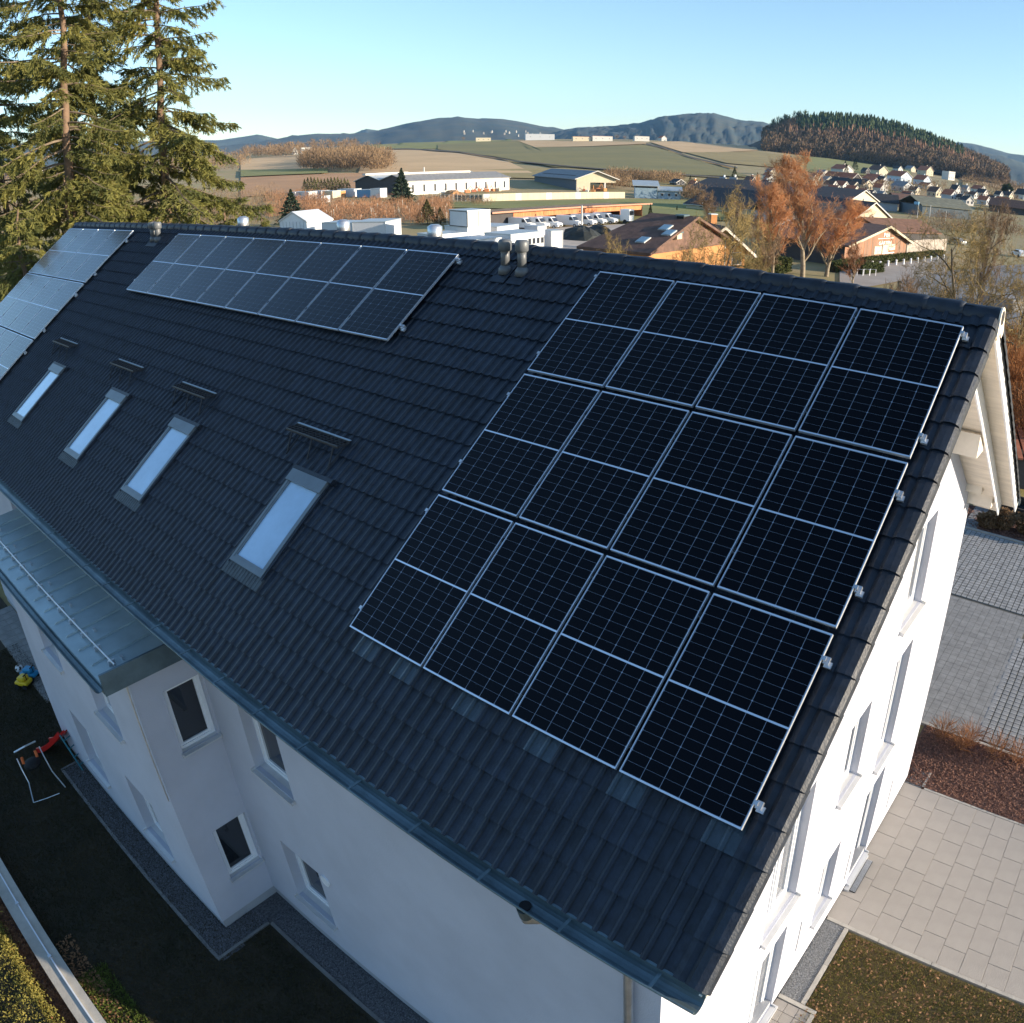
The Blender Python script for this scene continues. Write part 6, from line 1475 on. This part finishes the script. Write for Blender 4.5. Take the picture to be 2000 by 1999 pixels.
tree_px('bare_tree', OAK, 230, 1905, 50, 398, 'large bare tree with mossy branches near the right edge', 2.9, zb=-.3)
tree_px('bare_tree', OAK2, 230, 1972, 46, 455, 'gnarled bare tree spreading over the grey yard at the right edge', .4, zb=-.3)
tree_px('bare_tree', OAK2, 170, 1865, 46, 505, 'low bare tree just above the right part of the ridge', 4.4, zb=-.3)
tree_px('bare_tree', OAK, 150, 2025, 48, 430, 'bare tree cut by the right edge above the ridge end', 1.6, zb=-.3)
tree_px('bare_tree', BRN, 110, 1800, 44, 530, 'brown bare bush tree above the garage roof', 5.5, zb=-.6)
tree_px('bare_tree', BRN, 100, 1925, 70, 388, 'reddish bare tree before the mossy hall', 2.0)
tree_px('larch_sapling', YNG, 50, 1674, 92, 470, 'young reddish tree before the left corner of the barn', 1.0)
for i, (px, d, yt) in enumerate(((1385, 95, 440), (1340, 110, 420), (1475, 120, 400), (1440, 140, 385), (1385, 170, 366))):
    tree_px('bare_tree', BRN, 75, px, d, yt, 'brown bare tree in the gardens behind the orange gable, %s' % ['nearest', 'second', 'third', 'fourth', 'farthest'][i], i*1.1, group='bare trees in the gardens behind the orange gable')
# bushes low down in front of the orange gable and the hedge row
for i, (px, d, r, h, mm, lb) in enumerate(((1470, 44, 2.2, 2.2, m_tw_y, 'rounded ochre bush beyond the ridge under the orange gable'), (1432, 42, 1.8, 2.0, m_tw_y, 'ochre bush at the foot of the pale trunk'), (1500, 47, 1.8, 2.4, m_tw_b, 'brown bush left of the olive hedge'), (1760, 40, 2.6, 2.2, m_tw_b, 'brown thicket above the middle of the right ridge'), (1715, 42, 2.4, 1.8, m_tw_b, 'brown thicket on the garage side'), (1830, 34, 2.4, 2.4, m_tw_y, 'mossy thicket at the foot of the low bare tree'))):
    P = atd(px, 500, d); bush('bush', (P[0], P[1], -.6), r, h, 5000, mm, lb, 'bush', .45, .03, .9)
# conifers
def conifer(name, px, yb, yt, label, m=None, wf=.28, P=None, n=2600, group=None):
    P = gp(px, yb) if P is None else P; h = (yb-yt)*pxm(P); r = h*wf
    t = rg.random(n)**.8; a = rg.uniform(0, 6.28, n); rr = r*(1-t)*rg.uniform(.6, 1.1, n)*(1+.25*np.sin(t*60)); B = np.stack([np.cos(a)*rr, np.sin(a)*rr, h*(.04+.95*t)], 1)
    D = np.stack([np.cos(a), np.sin(a), rg.normal(-.2, .35, n)], 1)+rg.normal(0, .3, (n, 3))
    o = link(name, fastmesh('crown', *blades(B-D*h*.02, D, h*.07*rg.uniform(.5, 1.4, n)*(1.1-t*.6), h*.028*np.ones(n), rg), m or MATS['spruce_needles']), None, tuple(map(float, P)), label=label, cat='tree', group=group)
    MB().tube([(0, 0, -1), (0, 0, h*.9)], [h*.02+.05, .03], 6).obj('trunk', m_bark, o); return o
m_cd = leafmat('conifer_dark', (.045, .06, .022), (.022, .034, .012), .9, .4, .05)
conifer('blue_spruce', 786, 402, 334, 'dark free standing spruce before the long white hall', leafmat('spruce_blue', (.06, .085, .05), (.03, .045, .03), .9, .5, .1), .34)
conifer('fir_tree', 572, 440, 376, 'dark conifer beside the greenhouse at the tip of the spruces', leafmat('spruce_blue', (.06, .085, .05), (.03, .045, .03), .9, .5, .1), .42)
conifer('round_conifer', 835, 438, 392, 'broad rounded olive conifer left of the stacked containers', leafmat('conifer_olive', (.13, .115, .045), (.07, .065, .025), .9, .5, .1), .45)
conifer('round_conifer', 860, 438, 407, 'smaller rounded conifer right beside the broad one', leafmat('conifer_olive', (.13, .115, .045), (.07, .065, .025), .9, .5, .1), .4)
for i, (px, yb, yt, lb) in enumerate(((1650, 330, 314, 'small dark fir behind the white house with red roof'), (1669, 334, 310, 'taller dark fir behind the white house with red roof'), (1652, 345, 322, 'dark cone shaped fir before the red roof'), (1434, 350, 326, 'tall dark fir above the white gable'), (1348, 356, 343, 'small dark fir left of the orange chalet'), (1270, 425, 399, 'slim dark cypress on the meadow right of the vehicle shed'), (1322, 412, 402, 'small dark cypress on the meadow by the brown roof'), (1479, 350, 337, 'small dark fir left of the orange tree'), (1506, 540, 482, 'narrow dark cypress in the shade before the orange tree'))):
    conifer('fir_tree', px, yb, yt, lb, m_cd, .2 if i > 4 else .28, n=900)
GA = 'clipped conifers in a row left of the long hall'
for i in range(14):
    px = 596+i*6.5; conifer('row_conifer', px, 378, 350+R.uniform(-2, 2), 'olive cone conifer in the row left of the long hall, %s from its left end' % ['first', 'second', 'third', 'fourth', 'fifth', 'sixth', 'seventh', 'eighth', 'ninth', 'tenth', 'eleventh', 'twelfth', 'thirteenth', 'last'][i], leafmat('conifer_row', (.24, .22, .06), (.12, .12, .035), .9, .5, .1), .3, n=500, group=GA)
def round_tree(px, yb, yt, label, m, n=1500, wf=.5, name='tree', twiggy=True, group=None):
    P = gp(px, yb); h = (yb-yt)*pxm(P); r = h*wf
    v = rg.normal(size=(n, 3)); v /= np.linalg.norm(v, axis=1)[:, None]; q = rg.random(n)[:, None]**.45; B = v*q*np.array([r, r, h*.36])*(1+.2*np.sin(v[:, :1]*7)); B[:, 2] += h*.6
    D = v+rg.normal(0, .5, (n, 3)); D[:, 2] += .4
    o = link(name, fastmesh('crown', *blades(B, D, h*.12*rg.uniform(.5, 1.5, n), h*(.012 if twiggy else .05)*np.ones(n), rg), m), None, tuple(map(float, P)), label=label, cat='tree', group=group)
    MB().tube([(0, 0, -1), (0, 0, h*.7)], [h*.025, h*.01], 6).obj('trunk', m_bark, o); return o
round_tree(1966, 384, 362, 'dark round evergreen tree behind the right end of the village', m_cd, 1500, .42, 'evergreen_tree', False)
round_tree(843, 276, 254, 'lone leafless tree on the field crest before the blue hills, left one', m_tw_b, 1400, .42, 'crest_tree')
round_tree(856, 276, 255, 'lone dark tree on the field crest before the blue hills, right one', m_cd, 900, .34, 'crest_tree', False)
GT = 'bare trees along the left part of the field crest'
for px, yb, yt in ((650, 285, 265), (664, 284, 263), (678, 284, 266), (740, 280, 268), (755, 279, 266), (770, 279, 268), (1118, 270, 262), (1253, 270, 258), (1340, 272, 262), (1465, 270, 258), (1480, 272, 259), (905, 275, 268), (1040, 268, 262), (1060, 270, 263), (1205, 272, 264), (1220, 273, 266)):
    round_tree(px, yb, yt, 'bare brown tree on the field crest, %s' % ['left of the first pair', 'middle of the left trio', 'right of the left trio', 'left of the three above the tan field', 'middle one above the tan field', 'right one above the tan field', 'before the dip between the hills', 'beside the short white barn', 'alone on the bare slope', 'left of the last pair by the wood', 'right of the last pair by the wood', 'left of the cream farm building', 'left above the long farm hall', 'right above the long farm hall', 'right of the white farm building', 'last before the short barn'][['%d' % p for p in (650, 664, 678, 740, 755, 770, 1118, 1253, 1340, 1465, 1480, 905, 1040, 1060, 1205, 1220)].index('%d' % px)], m_tw_b, 500, .55, 'crest_tree', group=GT)
# thickets
def thicket(name, polys, n, h, r, m, label, nb=45, w=.12, seed=1, cat='thicket'):
    g_ = np.random.default_rng(seed); P = []
    for (x0, x1, y0a, y0b, y1a, y1b, f) in polys:
        for _ in range(int(n*f)):
            t = g_.random(); x = x0+(x1-x0)*t; y = g_.uniform(y0a+(y0b-y0a)*t, y1a+(y1b-y1a)*t); P.append(gp(x, y))
    P = np.array(P); k = len(P); return link(name, fastmesh(name, *brushmass(P, h*g_.uniform(.6, 1.25, k), r*g_.uniform(.7, 1.3, k), g_, nb, w), m), label=label, cat=cat, kind='stuff')
m_th = leafmat('thicket_brown', (.27, .18, .10), (.15, .10, .06), .9, .03, .1)
m_th2 = leafmat('thicket_rust', (.36, .19, .10), (.22, .12, .07), .9, .05, .1)
thicket('bare_grove', [(592, 760, 318, 318, 336, 337, 1), (600, 745, 305, 300, 320, 318, .5)], 230, 13, 5.5, m_th, 'broad brown leafless grove on the field edge left of the tan field', 60, .25, 2, 'grove')
thicket('bare_grove', [(478, 600, 296, 290, 312, 306, 1), (610, 700, 285, 282, 292, 290, .5)], 120, 14, 6, m_th, 'line of leafless trees along the left hillside', 55, .3, 3, 'grove')
thicket('bare_grove', [(-80, 480, 345, 305, 375, 335, 1)], 200, 12, 6, m_th, 'brown hedgerow woods on the left slope behind the spruces', 45, .3, 4, 'grove')
thicket('nursery_stock', [(600, 880, 398, 398, 442, 440, 1), (520, 640, 385, 380, 430, 420, .5)], 520, 3.2, 1.3, m_th2, 'reddish brown rows of young nursery trees left of the containers', 40, .055, 5, 'nursery plants')
thicket('nursery_stock', [(-100, 540, 380, 375, 470, 450, 1)], 380, 5, 3, m_th, 'brown undergrowth and young trees behind the left spruces', 45, .07, 6, 'nursery plants')
thicket('shrub_belt', [(1190, 1330, 345, 350, 356, 362, 1), (1340, 1450, 372, 380, 392, 398, 1.2), (1180, 1236, 350, 350, 372, 372, .4)], 150, 5.5, 3.5, m_th, 'brown shrubs behind the grey sheds and along the gardens', 45, .14, 7)
thicket('garden_shrubs', [(1560, 1640, 470, 475, 505, 512, 1), (1500, 1560, 470, 470, 500, 505, .6)], 60, 4, 2.2, m_tw_b, 'dark brown garden shrubs under the orange tree', 60, .06, 8)
thicket('garden_shrubs', [(1780, 1990, 425, 425, 455, 470, 1), (1745, 1830, 360, 366, 380, 390, .4)], 130, 3.5, 2.4, m_th, 'brown shrubs and nursery plants between barn and mossy hall', 45, .07, 9)
thicket('village_trees', [(1640, 1990, 345, 372, 372, 400, 1), (1500, 1640, 338, 345, 370, 375, .4)], 120, 6, 3.0, m_th, 'bare garden trees scattered between the village houses', 40, .16, 10)
thicket('valley_trees', [(1880, 2020, 352, 375, 362, 395, 1)], 60, 12, 7, m_th, 'brown trees in the valley at the right end of the hill', 40, .3, 12)
thicket('shrub_belt', [(850, 960, 396, 396, 404, 404, 1)], 30, 2.5, 1.6, m_th, 'low shrubs before the cream perimeter wall', 40, .06, 13)
# nursery poles
for i in range(60):
    px, py = rv.uniform(600, 880), rv.uniform(405, 440); P = gp(px, py)
    o = MB().tube([(0, 0, 0), (0, 0, rv.uniform(1.6, 2.8))], .05, 4).obj('tree_stake', m_trim, None, loc=tuple(P)); tag(o, 'pale wooden stake between the young nursery trees', 'stake', 'stakes among the nursery rows')
GM = 'machines and pallets in the builders yard before the halls'
for i in range(16):
    px = 882+i*10.3+rv.uniform(-3, 3) if i < 10 else 1130+(i-10)*9.5+rv.uniform(-3, 3); P = gp(px, rv.uniform(374, 379)); mm = rv.choice([m_wall_o, m_roof_r, m_wall_c, m_fas, m_wall_w]); s = rv.uniform(1.2, 2.4)
    o = empty('site_machine', tuple(P), 'orange and pale machinery in the builders yard, piece %s from the left' % ['one', 'two', 'three', 'four', 'five', 'six', 'seven', 'eight', 'nine', 'ten', 'eleven', 'twelve', 'thirteen', 'fourteen', 'fifteen', 'sixteen'][i], 'machine', GM, rv.uniform(0, 3)); MB().box(-s/2, s/2, -s/3, s/3, .2, s*.6).obj('body', mm, o); MB().tube([(0, 0, s*.5), (s*.6, 0, s*1.3), (s*1.1, 0, s*.7)], .12, 5).obj('arm', mm, o)

# ------------------------------------------------------------------ the air
hz = MB().box(-9000, 9000, -9000, 9000, -170, 700).obj('haze', [], kind='stuff')
hm_ = bpy.data.materials.new('haze'); hm_.use_nodes = True; n = hm_.node_tree.nodes; n.remove(n['Principled BSDF'])
pv_ = n.new('ShaderNodeVolumePrincipled'); pv_.inputs['Color'].default_value = (.30, .60, 1.0, 1); pv_.inputs['Density'].default_value = HAZE; pv_.inputs['Anisotropy'].default_value = 0
hm_.node_tree.links.new(pv_.outputs[0], n['Material Output'].inputs['Volume']); hz.data.materials.append(hm_)
